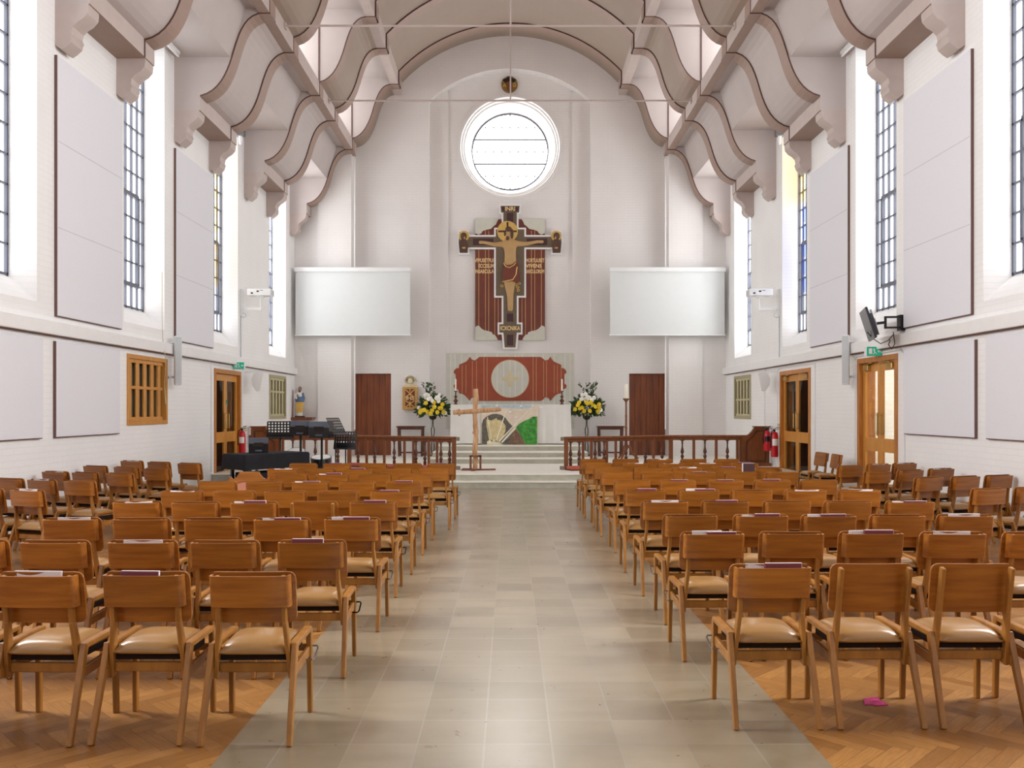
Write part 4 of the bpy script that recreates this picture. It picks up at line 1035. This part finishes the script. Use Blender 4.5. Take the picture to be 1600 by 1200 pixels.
# ---- flower pedestals
def flowers(x, y, lab, seed, flip, zb):
    rnd = random.Random(seed); t = thing('flower_pedestal', lab, 'flowers', (x, y, zb), 0, 'flower pedestals beside the altar')
    hp = 1.02
    mb = MB(); 
    for k in range(4):
        a = PI / 4 + k * PI / 2; c, s = math.cos(a), math.sin(a); P = []
        for q in range(25):
            z = .05 + (hp - .05) * q / 24; r = .012 + .045 * abs(math.sin(PI * (z - .05) / .44)) * (1 if z < .8 else .4); P.append((r * c, r * s, z))
        P = [(.17 * c, .17 * s, .03), (.19 * c, .19 * s, .05), (.17 * c, .17 * s, .075), (.13 * c, .13 * s, .05), (.07 * c, .07 * s, .015)] + P
        mb.tube(P, .009, 6)
    mb.build('wire_stand', 'darkmetal', t, smooth=True)
    MB().lathe([(.02, hp - .02), (.09, hp + .02), (.11, hp + .08), (.1, hp + .1)], n=14).build('bowl', 'darkmetal', t, smooth=True)
    zc = hp + .40
    mb = MB()
    def leaf(p, d, L, w):
        d = Vector(d).normalized(); a = d.cross(Vector((rnd.uniform(-1, 1), rnd.uniform(-1, 1), rnd.uniform(-1, 1)))).normalized(); nrm = a.cross(d); p = Vector(p)
        m1 = p + d * L * .35 + nrm * L * .08; m2 = p + d * L * .7 + nrm * L * .05
        v = [mb.v(q) for q in (p, m1 + a * w, m2 + a * w * .8, p + d * L, m2 - a * w * .8, m1 - a * w, m1 - nrm * L * .03, m2 - nrm * L * .03)]
        for f in ((0, 1, 6), (1, 2, 7, 6), (2, 3, 7), (3, 4, 7), (4, 5, 6, 7), (5, 0, 6)): mb.bm.faces.new([v[i] for i in f])
    for k in range(620):
        th, ph = rnd.uniform(0, 2 * PI), rnd.uniform(-.75, 1.3)
        d = Vector((math.cos(th) * math.cos(ph), math.sin(th) * math.cos(ph), math.sin(ph)))
        r = rnd.uniform(.1, .40); sc = Vector((1.1, .85, .8)); 
        p = Vector((d.x * r * sc.x, d.y * r * sc.y, zc - .08 + d.z * r * sc.z)); leaf(p, d + Vector((0, 0, rnd.uniform(-.6, .3))), rnd.uniform(.09, .17), rnd.uniform(.02, .036))
    for k in range(7):                                           # tall sprays
        a = (rnd.uniform(-.25, .15) * flip, rnd.uniform(-.1, .1)); 
        for q in range(9):
            z = zc + .2 + q * .045; leaf((a[0] * (.6 + q * .06), a[1], z), (rnd.uniform(-1, 1), rnd.uniform(-1, 1), .5), .12, .026)
    for k in range(26):
        sd = rnd.choice((-1, 1)); leaf((sd * rnd.uniform(.28, .40), rnd.uniform(-.15, .1), zc - rnd.uniform(.0, .25)), (sd, 0, rnd.uniform(-.8, .1)), .15, .024)
    mb.build('foliage', 'leaf', t)
    def bloom(mat, name, sz):
        b = MB()
        for q in range(8):
            a = 2 * PI * q / 8; b.ball((math.cos(a) * sz * .6, -.01, math.sin(a) * sz * .6), sz * .5, (1, .45, 1), 6)
        b.ball((0, -.03, 0), sz * .45, (1, .7, 1), 6); return b.build(name, mat, t, smooth=True)
    ys = ws = None
    for k in range(15):
        a = (-.34 + .68 * ((k * 7) % 15) / 14 + rnd.uniform(-.03, .03), rnd.uniform(-.40, -.34), zc - .07 + rnd.uniform(-.17, .14))
        o = bloom('yellow', 'yellow_bloom', .058) if ys is None else ys.copy()
        if ys: COL.objects.link(o)
        ys = ys or o; o.location = a; o.rotation_euler = (rnd.uniform(-.5, .5), 0, rnd.uniform(-.6, .6))
    for k in range(16):
        a = (rnd.uniform(-.2, .22), rnd.uniform(-.38, -.28), zc + .17 + rnd.uniform(-.08, .12))
        if k > 12: a = (rnd.choice((-.36, .36, .3)), -.25, zc - .15 + rnd.uniform(-.12, .1))
        o = bloom('petal', 'white_bloom', .055) if ws is None else ws.copy()
        if ws: COL.objects.link(o)
        ws = ws or o; o.location = a; o.rotation_euler = (rnd.uniform(-.5, .5), 0, rnd.uniform(-.6, .6))
flowers(-2.12, 24.02, 'yellow and white flower arrangement on wire pedestal left of altar', 3, 1, .26)
flowers(2.10, 24.02, 'yellow and white flower arrangement on wire pedestal right of altar', 8, -1, .26)
# ---- paschal candle
d = 22.8; t = thing('paschal_candlestick', 'tall turned wooden candle stand with white candle by right door', 'candle stand', (xs(978.3, d), d, .26))
MB().lathe([(.05, .24), (.055, .32), (.035, .36), (.05, .40), (.03, .46), (.028, .80), (.04, .82), (.028, .84), (.026, 1.1), (.036, 1.12), (.024, 1.15), (.022, 1.45), (.03, 1.5), (.085, 1.56), (.09, 1.58), (.02, 1.58)], n=16).build('stem', 'railwood', t, smooth=True)
MB().lathe([(.042, 1.58), (.042, 1.945), (.035, 1.955), (.006, 1.955), (.004, 1.97)], n=16).build('candle', 'candle', t, smooth=True)
for k in range(3):
    a = PI / 2 + .52 + k * 2 * PI / 3; c, s = math.cos(a), math.sin(a)
    mb = MB(); mb.tube([(.03 * c, .03 * s, .36), (.10 * c, .10 * s, .30), (.15 * c, .15 * s, .16), (.26 * c, .26 * s, .05), (.32 * c, .32 * s, .02)], [.03, .035, .03, .028, .022], 8); mb.build('foot', 'railwood', t, smooth=True)
# ---- rough wooden cross in its stand
t = thing('log_cross', 'rough cross of peeled logs in a stand on the altar step', 'cross', (xs(743, 18.6), 18.6, .26)); s_ = 18.6 / F
rnd = random.Random(4)
mb = MB(); P = [((rnd.uniform(-.012, .012) + .006 * math.sin(k)), 0, .03 + k * .1) for k in range(18)]; mb.tube(P, [.052 + rnd.uniform(-.006, .006) for _ in P], 12)
for k in (3, 7, 11, 14): mb.ball((.045 * (-1) ** k, -.02, .1 + k * .1), .022, (1, 1, 1.4))
mb.build('upright_log', 'bark', t, smooth=True, ang=60)
mb = MB(); P = [(-.475 + k * .102, -.045 + rnd.uniform(-.004, .004), 1.225 + k * .0075 + rnd.uniform(-.008, .008)) for k in range(11)]; mb.tube(P, [.047] + [.05 + rnd.uniform(-.005, .005) for _ in P[1:-1]] + [.036], 12); mb.ball((-.34, -.06, 1.19), .03, (1, 1, 1.3)); mb.ball((-.35, -.05, 1.28), .026)
mb.build('cross_log', 'bark', t, smooth=True, ang=60)
mb = MB()
for a in (-.105, .105):
    for b in (-.105, .105): mb.box(a - .018, a + .018, b - .018, b + .018, .03, .31)
for a in (-.105, .105): mb.box(a - .02, a + .02, -.125, .125, .29, .32); mb.box(-.125, .125, a - .02, a + .02, .29, .32)
mb.build('stand_cage', 'rustwood', t)
for a, b in (((-.30, -.08), (.0, -.02)), ((.02, -.02), (.42, .05)), ((-.02, .12), (-.28, .2)), ((-.06, -.26), (.04, .1))): MB().bar((a[0], a[1], .016), (b[0], b[1], .016), .07, .032).build('foot', 'rustwood', t)

# ---- altar rails
def on_seg(px, A, B):
    k = (px - CX) / F; tt = (k * A[1] - A[0]) / ((B[0] - A[0]) - k * (B[1] - A[1])); return (A[0] + (B[0] - A[0]) * tt, A[1] + (B[1] - A[1]) * tt)
plainsock = plain('socket_bronze', (138, 130, 112), .4, .3)
def rail(s, nm):
    A, B, C = (s * 1.20, 18.85), (s * 3.70, 20.1), (s * 5.98, 20.12)
    t = thing('altar_rail', 'turned wooden altar rail with gate gap, %s side of the steps' % nm, 'altar rail', (0, 0, .26), 0, 'altar rails')
    def V3(p, z): return (p[0], p[1], z)
    mb = MB(); mb.bar(V3((A[0] - s * .03, A[1] - .015), .68), V3(B, .68), .13, .05, bev=.008); mb.bar(V3(B, .68), V3(C, .68), .13, .05, bev=.008); mb.bar(V3(A, .625), V3(B, .625), .045, .07); mb.bar(V3(B, .625), V3(C, .625), .045, .07); mb.build('top_rail', 'railwood', t)
    mb = MB(); mb.bar(V3(A, .03), V3(B, .03), .10, .06); mb.bar(V3(B, .03), V3(C, .03), .10, .06); mb.build('base_rail', 'railwood', t)
    P1 = [884.5, 911, 924, 948, 962, 993.5, 1021]; Q1 = [891.5, 905, 930, 944, 978, 1008.5, 1034.5]; P2 = [1048, 1084, 1119, 1152, 1157]; Q2 = [1066, 1101.5, 1136.5]
    pb = bb_ = None
    for px_ in P1 + P2:
        g = on_seg(px_, (1.20, 18.85), (3.70, 20.1)) if px_ < 1048 else on_seg(px_, (3.70, 20.1), (5.98, 20.12))
        w = .045 if px_ in (884.5, 1048) else .028
        o = MB().box(-1, 1, -1, 1, 0, 1).build('post', 'railwood', t) if pb is None else pb.copy()
        if pb: COL.objects.link(o)
        pb = pb or o; o.location = (s * g[0], g[1], .03); o.scale = (w, w, .63)
    for px_ in Q1 + Q2:
        g = on_seg(px_, (1.20, 18.85), (3.70, 20.1)) if px_ < 1048 else on_seg(px_, (3.70, 20.1), (5.98, 20.12))
        if bb_ is None:
            mb = MB(); mb.lathe([(.034, .0), (.034, .16), (.02, .165), (.036, .20), (.04, .225), (.022, .26), (.018, .275), (.036, .30), (.04, .33), (.03, .38), (.018, .43), (.016, .50), (.024, .52), (.018, .54), (.03, .585), (.034, .60)], n=12)
            mb.prism([(-.075, .60), (-.03, .575), (.03, .575), (.075, .60)], 'y', -.018, .018); o = bb_ = mb.build('baluster', 'mahogd', t, smooth=True, ang=40)
        else: o = bb_.copy(); COL.objects.link(o)
        o.location = (s * g[0], g[1], .0)
    # solid end panel rising to the wall
    pr = [(5.30, .0), (5.30, .66), (5.38, .68), (5.46, .72), (5.53, .79), (5.58, .86), (5.60, .89), (5.93, .89), (5.93, 0)]
    mb = MB(); mb.prism([(s * a, b) for a, b in pr], 'y', 20.02, 20.12); mb.box(s * 5.57, s * 5.95, 19.98, 20.15, .885, .91); mb.box(s * 5.28, s * 5.95, 19.98, 20.15, 0, .07)
    e = mb.build('end_panel', 'railwood', t)
    mb = MB()
    for q in (((5.40, .12), (5.40, .55)), ((5.40, .55), (5.55, .68)), ((5.55, .68), (5.62, .8)), ((5.62, .8), (5.84, .8)), ((5.84, .8), (5.84, .12)), ((5.84, .12), (5.40, .12))): mb.bar((s * q[0][0], 20.015, q[0][1]), (s * q[1][0], 20.015, q[1][1]), .02, .03, (0, 1, 0))
    mb.build('panel_moulding', 'mahogd', e)
    for q in ((1.085, 18.79, 18.87, .62, .70), (1.07, 18.76, 18.88, .0, .075)): MB().box(s * q[0], s * 1.165, q[1], q[2], q[3], q[4], .006).build('gate_socket', plainsock, t)
    k = thing('kneeler', 'red padded kneeler along the %s altar rail' % nm, 'kneeler', (0, 0, .26), 0, 'kneelers'); dx, dy = s * .15, -.24
    mb = MB(); mb.bar((A[0] + s * .05, A[1] - .32, .05), (B[0] - s * .06 , B[1] - .34, .05), .26, .08, bev=.02); mb.build('cushion', 'red', k)
    mb = MB(); mb.bar((A[0] + s * .05, A[1] - .32, .006), (B[0] - s * .06, B[1] - .34, .006), .27, .012); mb.build('board', 'mahogd', k)
rail(-1, 'left'); rail(1, 'right')
# ================================================================ wall fittings and music corner
for s, nm, y in ((-1, 'left', 15.36), (1, 'right', 15.2)):
    t = thing('column_speaker', 'slim grey column speaker on %s wall beside the rail' % nm, 'speaker', (s * 5.83, y, 0), s * -.5, 'column speakers')
    MB().box(-.06, .06, -.07, .07, 1.98, 2.84, .012, 2).build('cabinet', 'metalw', t)
    MB().box(-.052, .052, -.076, -.068, 2.0, 2.82).build('grille', 'grey', t)
    mb = MB()
    for z in (2.12, 2.7): mb.box(-.02, .02, .06, .11, z - .03, z + .03); mb.box(s * .02, s * .14, .04, .08, z - .02, z + .02)
    mb.build('wall_bracket', 'steel', t)
for s, nm, y in ((-1, 'left', 19.75), (1, 'right', 19.65)):
    t = thing('wedge_speaker', 'white wedge loudspeaker bracketed to %s wall below the rail' % nm, 'speaker', (s * 5.93, y, 2.20), s * -.3, 'wedge speakers')
    def m(x): return -s * x
    mb = MB(); mb.prism([(m(.34), .17), (m(.27), -.23), (m(.20), -.24), (m(.11), -.10), (m(.09), .03), (m(.13), .15), (m(.22), .20)], 'y', -.15, .15); mb.build('cabinet', 'metalw', t)
    mb = MB(); mb.prism([(m(.346), .155), (m(.336), .155), (m(.27), -.21), (m(.281), -.21)], 'y', -.135, .135); mb.build('grille', 'white', t)
    MB().box(m(-.06), m(.22), -.02, .02, .185, .215).build('wall_bracket', 'metalw', t)
# projectors
for s, nm in ((-1, 'left'), (1, 'right')):
    d = 19.5; t = thing('projector', 'white projector on a bracket arm high on %s wall' % nm, 'projector', (s * 5.55, d, 4.13), 0, 'projectors')
    MB().box(-.26, .26, -.16, .16, -.055, .095, .015, 2).build('body', 'metalw', t)
    mb = MB(); mb.tube([(s * -.1, .155, .02), (s * -.1, .19, .02)], .05, 16); mb.build('lens', 'black', t, smooth=True)
    mb = MB(); mb.box(-.05, .0, -.164, -.158, .02, .05); mb.box(-.18, -.13, -.164, -.158, -.02, .01); mb.box(.02, .09, -.164, -.158, .05, .06); mb.build('sockets', 'black', t)
    mb = MB(); mb.box(s * .255, s * .262, -.12, .12, -.04, .07) if False else mb.box(-s * .262, -s * .255, -.12, .12, -.04, .07); mb.build('vent_grille', 'grey', t)
    mb = MB(); mb.tube([(0, 0, -.055), (0, 0, -.34)], .022, 8); mb.box(-.07, .07, -.06, .06, -.09, -.055); mb.box(s * -.02, s * .42, -.03, .03, -.37, -.31, .006); mb.box(s * .40, s * .45, -.06, .06, -.50, .10, .008); mb.build('bracket_arm', 'metalw', t)
    mb = MB(); mb.tube([(s * .43, -.03, -.42), (s * .33, -.05, -.45), (s * .31, -.06, -.5), (s * .38, -.05, -.54), (s * .43, -.03, -.52)], .008, 6); mb.tube([(s * .435, -.03, -.5), (s * .435, -.03, -1.43)], .012, 6); mb.build('cable', 'grey', t)
# television on its wall arm
t = thing('television', 'black television on a folding wall arm, tilted down, seen from behind', 'television', (5.62, 13.34, 2.85))
R = Matrix.Rotation(math.radians(74), 4, 'Z') @ Matrix.Rotation(math.radians(-17), 4, 'X')
MB().box(-.40, .40, -.0, .035, -.24, .24, .008).xf(Matrix.Translation((-.15, 0, 0)) @ R).build('screen_panel', 'black', t)
MB().box(-.30, .30, -.055, .005, -.20, .14, .02).xf(Matrix.Translation((-.15, 0, 0)) @ R).build('rear_housing', plain('tv_grey', (74, 72, 76), .5), t)
mb = MB()
for a in (-.14, .14): mb.box(a - .015, a + .015, -.075, -.05, -.2, .2)
mb.box(-.16, .16, -.085, -.06, -.06, .06); mb.xf(Matrix.Translation((-.15, 0, 0)) @ R).build('mount_rails', 'steel', t)
mb = MB(); mb.bar((-.12, -.0, .0), (.10, .02, .03), .05, .04); mb.bar((.10, .02, .11), (.33, -.02, .11), .03, .03); mb.bar((.10, .02, -.05), (.33, -.02, -.05), .03, .03); mb.box(.095, .12, .0, .04, -.065, .125); mb.box(.30, .375, -.06, .06, -.10, .14); mb.build('wall_arm', 'black', t)
mb = MB(); mb.tube([(-.2, -.05, -.12), (-.12, -.06, -.22), (.0, -.06, -.30), (.12, -.05, -.25), (.2, -.04, -.16)], .007, 6); mb.tube([(.2, -.04, -.12), (.22, -.05, -.3), (.17, -.06, -.38), (.12, -.06, -.32), (.15, -.05, -.24)], .007, 6); mb.build('cable', 'black', t)
mb = MB(); mb.ball((-.47, -.09, -.19), .012); mb.bm.free()
# exit signs
for s, nm, y, z in ((-1, 'left', 18.95, 2.50), (1, 'right', 14.15, 2.49)):
    t = thing('exit_sign', 'small green illuminated exit sign over the oak doors, %s wall' % nm, 'sign', (s * 5.86, y, z), 0, 'exit signs')
    mb = MB(); mb.box(-.12, .12, -.05, .05, -.075, .075, .006); mb.build('box', 'metalw', t)
    mb = MB(); mb.box(-.115, .115, -.056, -.049, -.07, .07); mb.build('green_face', emit('exit_green_%s' % nm, (30, 140, 108), .45), t)
    mb = MB(); mb.box(-.085, -.03, -.06, -.055, -.045, .045); mb.ball((.0, -.057, .03), .014); mb.bar((.0, -.058, .02), (.01, -.058, -.015), .02, .006, (0, 1, 0)); mb.bar((.01, -.058, -.015), (-.015, -.058, -.05), .012, .006, (0, 1, 0)); mb.bar((.01, -.058, -.01), (.04, -.058, -.045), .012, .006, (0, 1, 0)); mb.prism([(.05, .0), (.075, .03), (.075, .012), (.105, .012), (.105, -.012), (.075, -.012), (.075, -.03)], 'y', -.06, -.055); mb.build('running_figure', 'white', t)
# conduits round the right-hand doors and down the walls
def conduit(pts, lab, r=.014):
    o = MB().tube(pts, r, 6).build('cable_conduit', 'white', smooth=True); tag(o, lab, 'conduit', 'white cable conduits')
conduit([(5.985, 13.3, .3), (5.985, 13.3, 2.40), (5.985, 13.42, 2.47), (5.985, 15.12, 2.47), (5.985, 15.2, 2.40), (5.985, 15.2, .3)], 'white cable conduit framing the near right double doors')
conduit([(5.985, 17.2, .3), (5.985, 17.2, 2.46), (5.985, 19.5, 2.46), (5.985, 19.62, 2.40), (5.985, 19.62, .3)], 'white cable conduit framing the far right double doors')
conduit([(-5.985, 17.55, .3), (-5.985, 17.55, 2.46), (-5.985, 19.6, 2.46), (-5.985, 19.6, 1.0)], 'white cable conduit framing the left double doors')
conduit([(5.985, 20.6, .7), (5.985, 20.6, 2.5)], 'straight vertical conduit on right wall behind the rail end')
conduit([(-4.30, 24.24, 1.0), (-4.30, 24.24, 8.5)], 'vertical white pipe on left pilaster of end wall', .02)
conduit([(4.30, 24.24, 1.0), (4.30, 24.24, 8.5)], 'vertical white pipe on right pilaster of end wall', .02)
# cord of the window opener on the left
mb = MB(); mb.tube([(-5.96, 15.0, 3.9), (-5.95, 14.97, 3.2), (-5.93, 14.95, 2.75), (-5.88, 14.95, 2.4), (-5.9, 14.95, 1.95)], .006, 5); mb.tube([(-5.9, 14.95, 1.95), (-5.9, 14.99, 1.75), (-5.9, 15.03, 1.66), (-5.9, 14.99, 1.64), (-5.9, 14.95, 1.93)], .008, 5)
o = mb.build('window_cord', 'cream', smooth=True); tag(o, 'pale window cord looped in front of the wooden lattice window', 'cord')
# batten and flood lights in the window heads
k = 0
for s in (-1, 1):
    sd = 'left' if s < 0 else 'right'
    for i, y in enumerate((14.45, )):
        t = thing('batten_light', 'white batten light fitting in the near window head, %s side' % sd, 'light', (s * 5.83, y, 7.79), 0, 'window head lights')
        MB().box(-.03, .03, -.55, .95, 0, .06, .01).build('batten', 'metalw', t); MB().tube([(0, -.53, -.03), (0, .93, -.03)], .02, 8).build('tube', 'white', t, smooth=True)
    for i, (y, z, q) in enumerate(((14.0, 7.60, 'near'), (19.0, 7.5, 'middle'), (22.4, 7.5, 'far'))):
        t = thing('floodlight', 'small floodlight under the %s window head, %s side' % (q, sd), 'light', (s * (5.85 if i else 5.62), y, z), 0, 'window head lights')
        mb = MB(); mb.box(-.09, .09, -.08, .08, -.02, .2, .01); mb.build('housing', 'metalw' if i == 0 else 'steel', t)
        mb = MB(); mb.tube([(0, 0, .2), (0, 0, .35)], .015, 6); mb.box(-.05, .05, -.05, .05, .33, .35); mb.build('mount', 'steel', t)
        mb = MB(); mb.lathe([(.015, -.2), (.04, -.16), (.045, -.02)], n=10); mb.build('lamp', 'white', t, smooth=True)
# fire extinguishers
def ext(x, y, z, lab, h=.5, r=.075, blk=False):
    t = thing('fire_extinguisher', lab, 'fire extinguisher', (x, y, z), 0, 'fire extinguishers')
    mb = MB(); mb.lathe([(r * .9, 0), (r, .02), (r, h - .09), (r * .8, h - .03), (r * .35, h)], n=18); mb.build('cylinder', 'extred', t, smooth=True, ang=50)
    mb = MB(); mb.tube([(0, 0, h), (0, 0, h + .04)], .02, 8); mb.bar((-.03, 0, h + .05), (.08, 0, h + .10), .02, .012); mb.bar((-.03, 0, h + .04), (.09, 0, h + .05), .02, .012); mb.build('valve', 'black', t)
    mb = MB(); mb.tube([(-.02, 0, h + .03), (-.07, -.02, h), (-r - .015, -.03, h - .12), (-r - .01, -.03, h * .35)], .011, 6); mb.build('hose', 'black', t, smooth=True)
    mb = MB(); n = 10
    for q in range(n):
        a, b = -PI / 2 - .9 + 1.8 * q / n, -PI / 2 - .9 + 1.8 * (q + 1) / n; rr = r + .0015
        mb.face([(rr * math.cos(a), rr * math.sin(a), h * .45), (rr * math.cos(b), rr * math.sin(b), h * .45), (rr * math.cos(b), rr * math.sin(b), h * .72), (rr * math.cos(a), rr * math.sin(a), h * .72)])
    mb.build('label_plate', 'white' if not blk else 'black', t)
ext(5.80, 19.75, .62, 'red fire extinguisher on right wall, left of the pair', .46, .085, True)
ext(5.86, 19.40, .50, 'red fire extinguisher on right wall, right of the pair', .56, .08)
ext(-5.72, 18.7, .62, 'red fire extinguisher behind black table at left wall', .48, .07)
for s, y, z, lab in ((1, 19.5, 1.18, 'white socket plate above fire extinguishers on right wall'), (-1, 19.8, 1.12, 'white switch plate beside left doors')):
    t = thing('switch_plate', lab, 'socket', (s * 5.995, y, z)); MB().box(-.012, .012, -.09, .09, -.06, .06, .004).build('plate', 'cream', t); MB().box(-s * .018, -s * .01, -.02, .02, -.02, .02).build('rocker', 'white', t)
# ---- music corner on the left
t = thing('draped_table', 'table under a black cloth by the left doors', 'table', (-4.46, 16.05, 0), .9)
mb = MB(); L, Wd, hh = .68, .34, .76
nn = 16
per = [(-L + 2 * L * k / nn, -Wd) for k in range(nn)] + [(L, -Wd + 2 * Wd * k / 8) for k in range(8)] + [(L - 2 * L * k / nn, Wd) for k in range(nn)] + [(-L, Wd - 2 * Wd * k / 8) for k in range(8)]
top = [mb.v((x, y, hh)) for x, y in per]; mb.bm.faces.new(top)
prev = top
for zz, am in ((hh - .02, .01), (hh - .14, .02), (hh - .27, .035)):
    cur = []
    for q, (x, y) in enumerate(per):
        r = 1 + (am + .012 * math.sin(q * 1.9) * (hh - zz) / .3) ; drop = -.05 * (abs(x) > L - .01) * (abs(y) > Wd - .01)
        cur.append(mb.v((x * r + math.copysign(.01, x), y * r + math.copysign(.01, y), zz + drop * (hh - zz) / .27)))
    for q in range(len(per)): mb.bm.faces.new([prev[q], prev[(q + 1) % len(per)], cur[(q + 1) % len(per)], cur[q]])
    prev = cur
mb.build('tablecloth', 'blackcloth', t, smooth=True, ang=45)
for a in (-1, 1):
    for b in (-1, 1): MB().bar((a * .55, b * .26, 0), (a * .55, b * .26, .75), .05, .05, (0, 1, 0)).build('leg', 'black', t)
MB().box(-.5, .3, -.28, .25, .08, .42, .01).build('storage_box', 'blackcloth', t)
def monitor(loc, rz, lab, scale=1, stand=0):
    t = thing('monitor_speaker', lab, 'speaker', loc, rz, 'black monitor speakers')
    z = stand
    mb = MB(); pr = [(-.15, 0), (.15, 0), (.15, .10), (.11, .24), (.05, .27), (-.11, .27), (-.15, .19)]
    mb.prism([(a * scale, z + b * scale) for a, b in pr], 'x', -.17 * scale, .17 * scale); mb.build('cabinet', 'black', t)
    mb = MB(); mb.box(-.085 * scale, .085 * scale, -.158 * scale, -.13 * scale, z + .12 * scale, z + .19 * scale) ; mb.build('handle_recess', 'darkmetal', t)
    mb = MB(); mb.prism([(-.152 * scale, z + .17 * scale), (-.152 * scale, z + .192 * scale), (-.112 * scale, z + .274 * scale), (-.03 * scale, z + .274 * scale), (-.10 * scale, z + .255 * scale)], 'x', -.172 * scale, .172 * scale); mb.box(-.06 * scale, .06 * scale, -.162 * scale, -.15 * scale, z + .03 * scale, z + .06 * scale); mb.build('trim_strip', plain('blue_grey_highlight', (84, 92, 106), .3), t)  # top strip paints the pale highlight on the cabinet
    if stand:
        mb = MB(); mb.tube([(0, 0, .1), (0, 0, stand)], .022, 8)
        for q in range(3):
            a = q * 2 * PI / 3 + .4; mb.tube([(.02 * math.cos(a), .02 * math.sin(a), .45), (.2 * math.cos(a), .2 * math.sin(a), .015)], .014, 6)
        mb.build('tripod_stand', 'black', t, smooth=True)
    return t
monitor((-4.60, 16.0, .762), .3, 'black monitor speaker lying on the black-draped table', 1.0)
monitor((-3.97, 16.6, 0), .1, 'black monitor speaker on a tripod stand, left of two', 1.0, 1.06)
monitor((-3.56, 16.55, 0), -.1, 'black monitor speaker on a tripod stand, right of two', 1.12, 1.02)
def music_stand(loc, rz, tilt, hgt, lab, w=.25):
    t = thing('music_stand', lab, 'music stand', loc, rz, 'black music stands')
    mb = MB(); h2 = .17
    nx, nz = 8, 6; R = Matrix.Translation((0, 0, hgt)) @ Matrix.Rotation(tilt, 4, 'X')
    for i in range(nx + 1):
        x = -w + 2 * w * i / nx; mb.box(x - .014, x + .014, -.002, .002, -h2, h2)
    for j in range(nz + 1):
        z = -h2 + 2 * h2 * j / nz; mb.box(-w, w, -.0025, .0025, z - .012, z + .012)
    mb.box(-w, w, -.0025, .0025, -h2, -.06); mb.box(-w, w, -.05, .0, -h2 - .004, -h2 + .004)
    mb.xf(R).build('desk', 'black', t)
    mb = MB(); mb.tube([(0, .02, .12), (0, .02, hgt)], .013, 8); mb.build('pole', 'black', t, smooth=True)
    for q in range(3):
        a = q * 2 * PI / 3 + .5; MB().tube([(.0, .02, .36), (.16 * math.cos(a), .02 + .16 * math.sin(a), .16), (.22 * math.cos(a), .02 + .22 * math.sin(a), .012)], .010, 6).build('leg', 'black', t, smooth=True)
    return t
music_stand((-4.50, 17.15, 0), .25, -.35, 1.15, 'black perforated music stand behind the draped table', .24)
music_stand((-3.16, 15.95, 0), 1.25, -.5, 1.24, 'black music stand turned edge-on at right of the speakers', .22)
music_stand((-3.2, 17.0, 0), -.15, -.3, .95, 'low black music stand in front of the altar rail', .21)
# drum kit: hi-hat, snare, tom
t = thing('hi_hat', 'pair of hi-hat cymbals on a chrome stand by the rail', 'cymbal', (-4.95, 17.1, 0))
MB().lathe([(.02, .86), (.17, .835), (.175, .83), (.02, .85)], n=24).xf(Matrix.Rotation(.0, 4, 'X')).build('cymbal', 'steel', t, smooth=True)
MB().lathe([(.02, .80), (.17, .82), (.175, .825), (.02, .815)], n=24).build('cymbal', 'steel', t, smooth=True)
mb = MB(); mb.tube([(0, 0, .1), (0, 0, .98)], .012, 8)
for q in range(3): mb.tube([(0, 0, .4), (.26 * math.cos(q * 2.1), .26 * math.sin(q * 2.1), .01)], .01, 6)
mb.build('stand', 'steel', t, smooth=True)
def drum(loc, r, h, tilt, lab):
    t = thing('drum', lab, 'drum', loc, 0, 'drums'); R = Matrix.Rotation(tilt, 4, 'X')
    MB().lathe([(r, -h / 2), (r, h / 2)], n=28).xf(R).build('shell', 'black', t, smooth=True, ang=40)
    MB().lathe([(r * .97, h / 2 - .002), (r * .97, h / 2 + .004)], n=28).xf(R).build('drum_head', 'white', t)
    mb = MB()
    for z in (-h / 2, h / 2): mb.tube([((r + .006) * math.cos(a * PI / 14), (r + .006) * math.sin(a * PI / 14), z) for a in range(28)], .009, 6, True)
    for q in range(6): mb.tube([((r + .012) * math.cos(q * PI / 3), (r + .012) * math.sin(q * PI / 3), -h / 2), ((r + .012) * math.cos(q * PI / 3), (r + .012) * math.sin(q * PI / 3), h / 2)], .007, 5)
    mb.xf(R).build('hoops', 'steel', t, smooth=True)
    mb = MB()
    for q in range(3): a = q * 2.1 + .5; mb.tube([(r * .7 * math.cos(a), r * .7 * math.sin(a), -h / 2 * math.cos(tilt)), (r * 1.1 * math.cos(a), r * 1.1 * math.sin(a), -loc[2] + .01)], .011, 6)
    mb.build('stand', 'steel', t, smooth=True)
drum((-4.16, 17.05, .66), .17, .15, .45, 'small snare drum tilted on a stand under the music stand')
drum((-3.72, 17.25, .5), .19, .24, .2, 'black drum on the floor between the speaker stands')
# dark low cabinet by the left doors
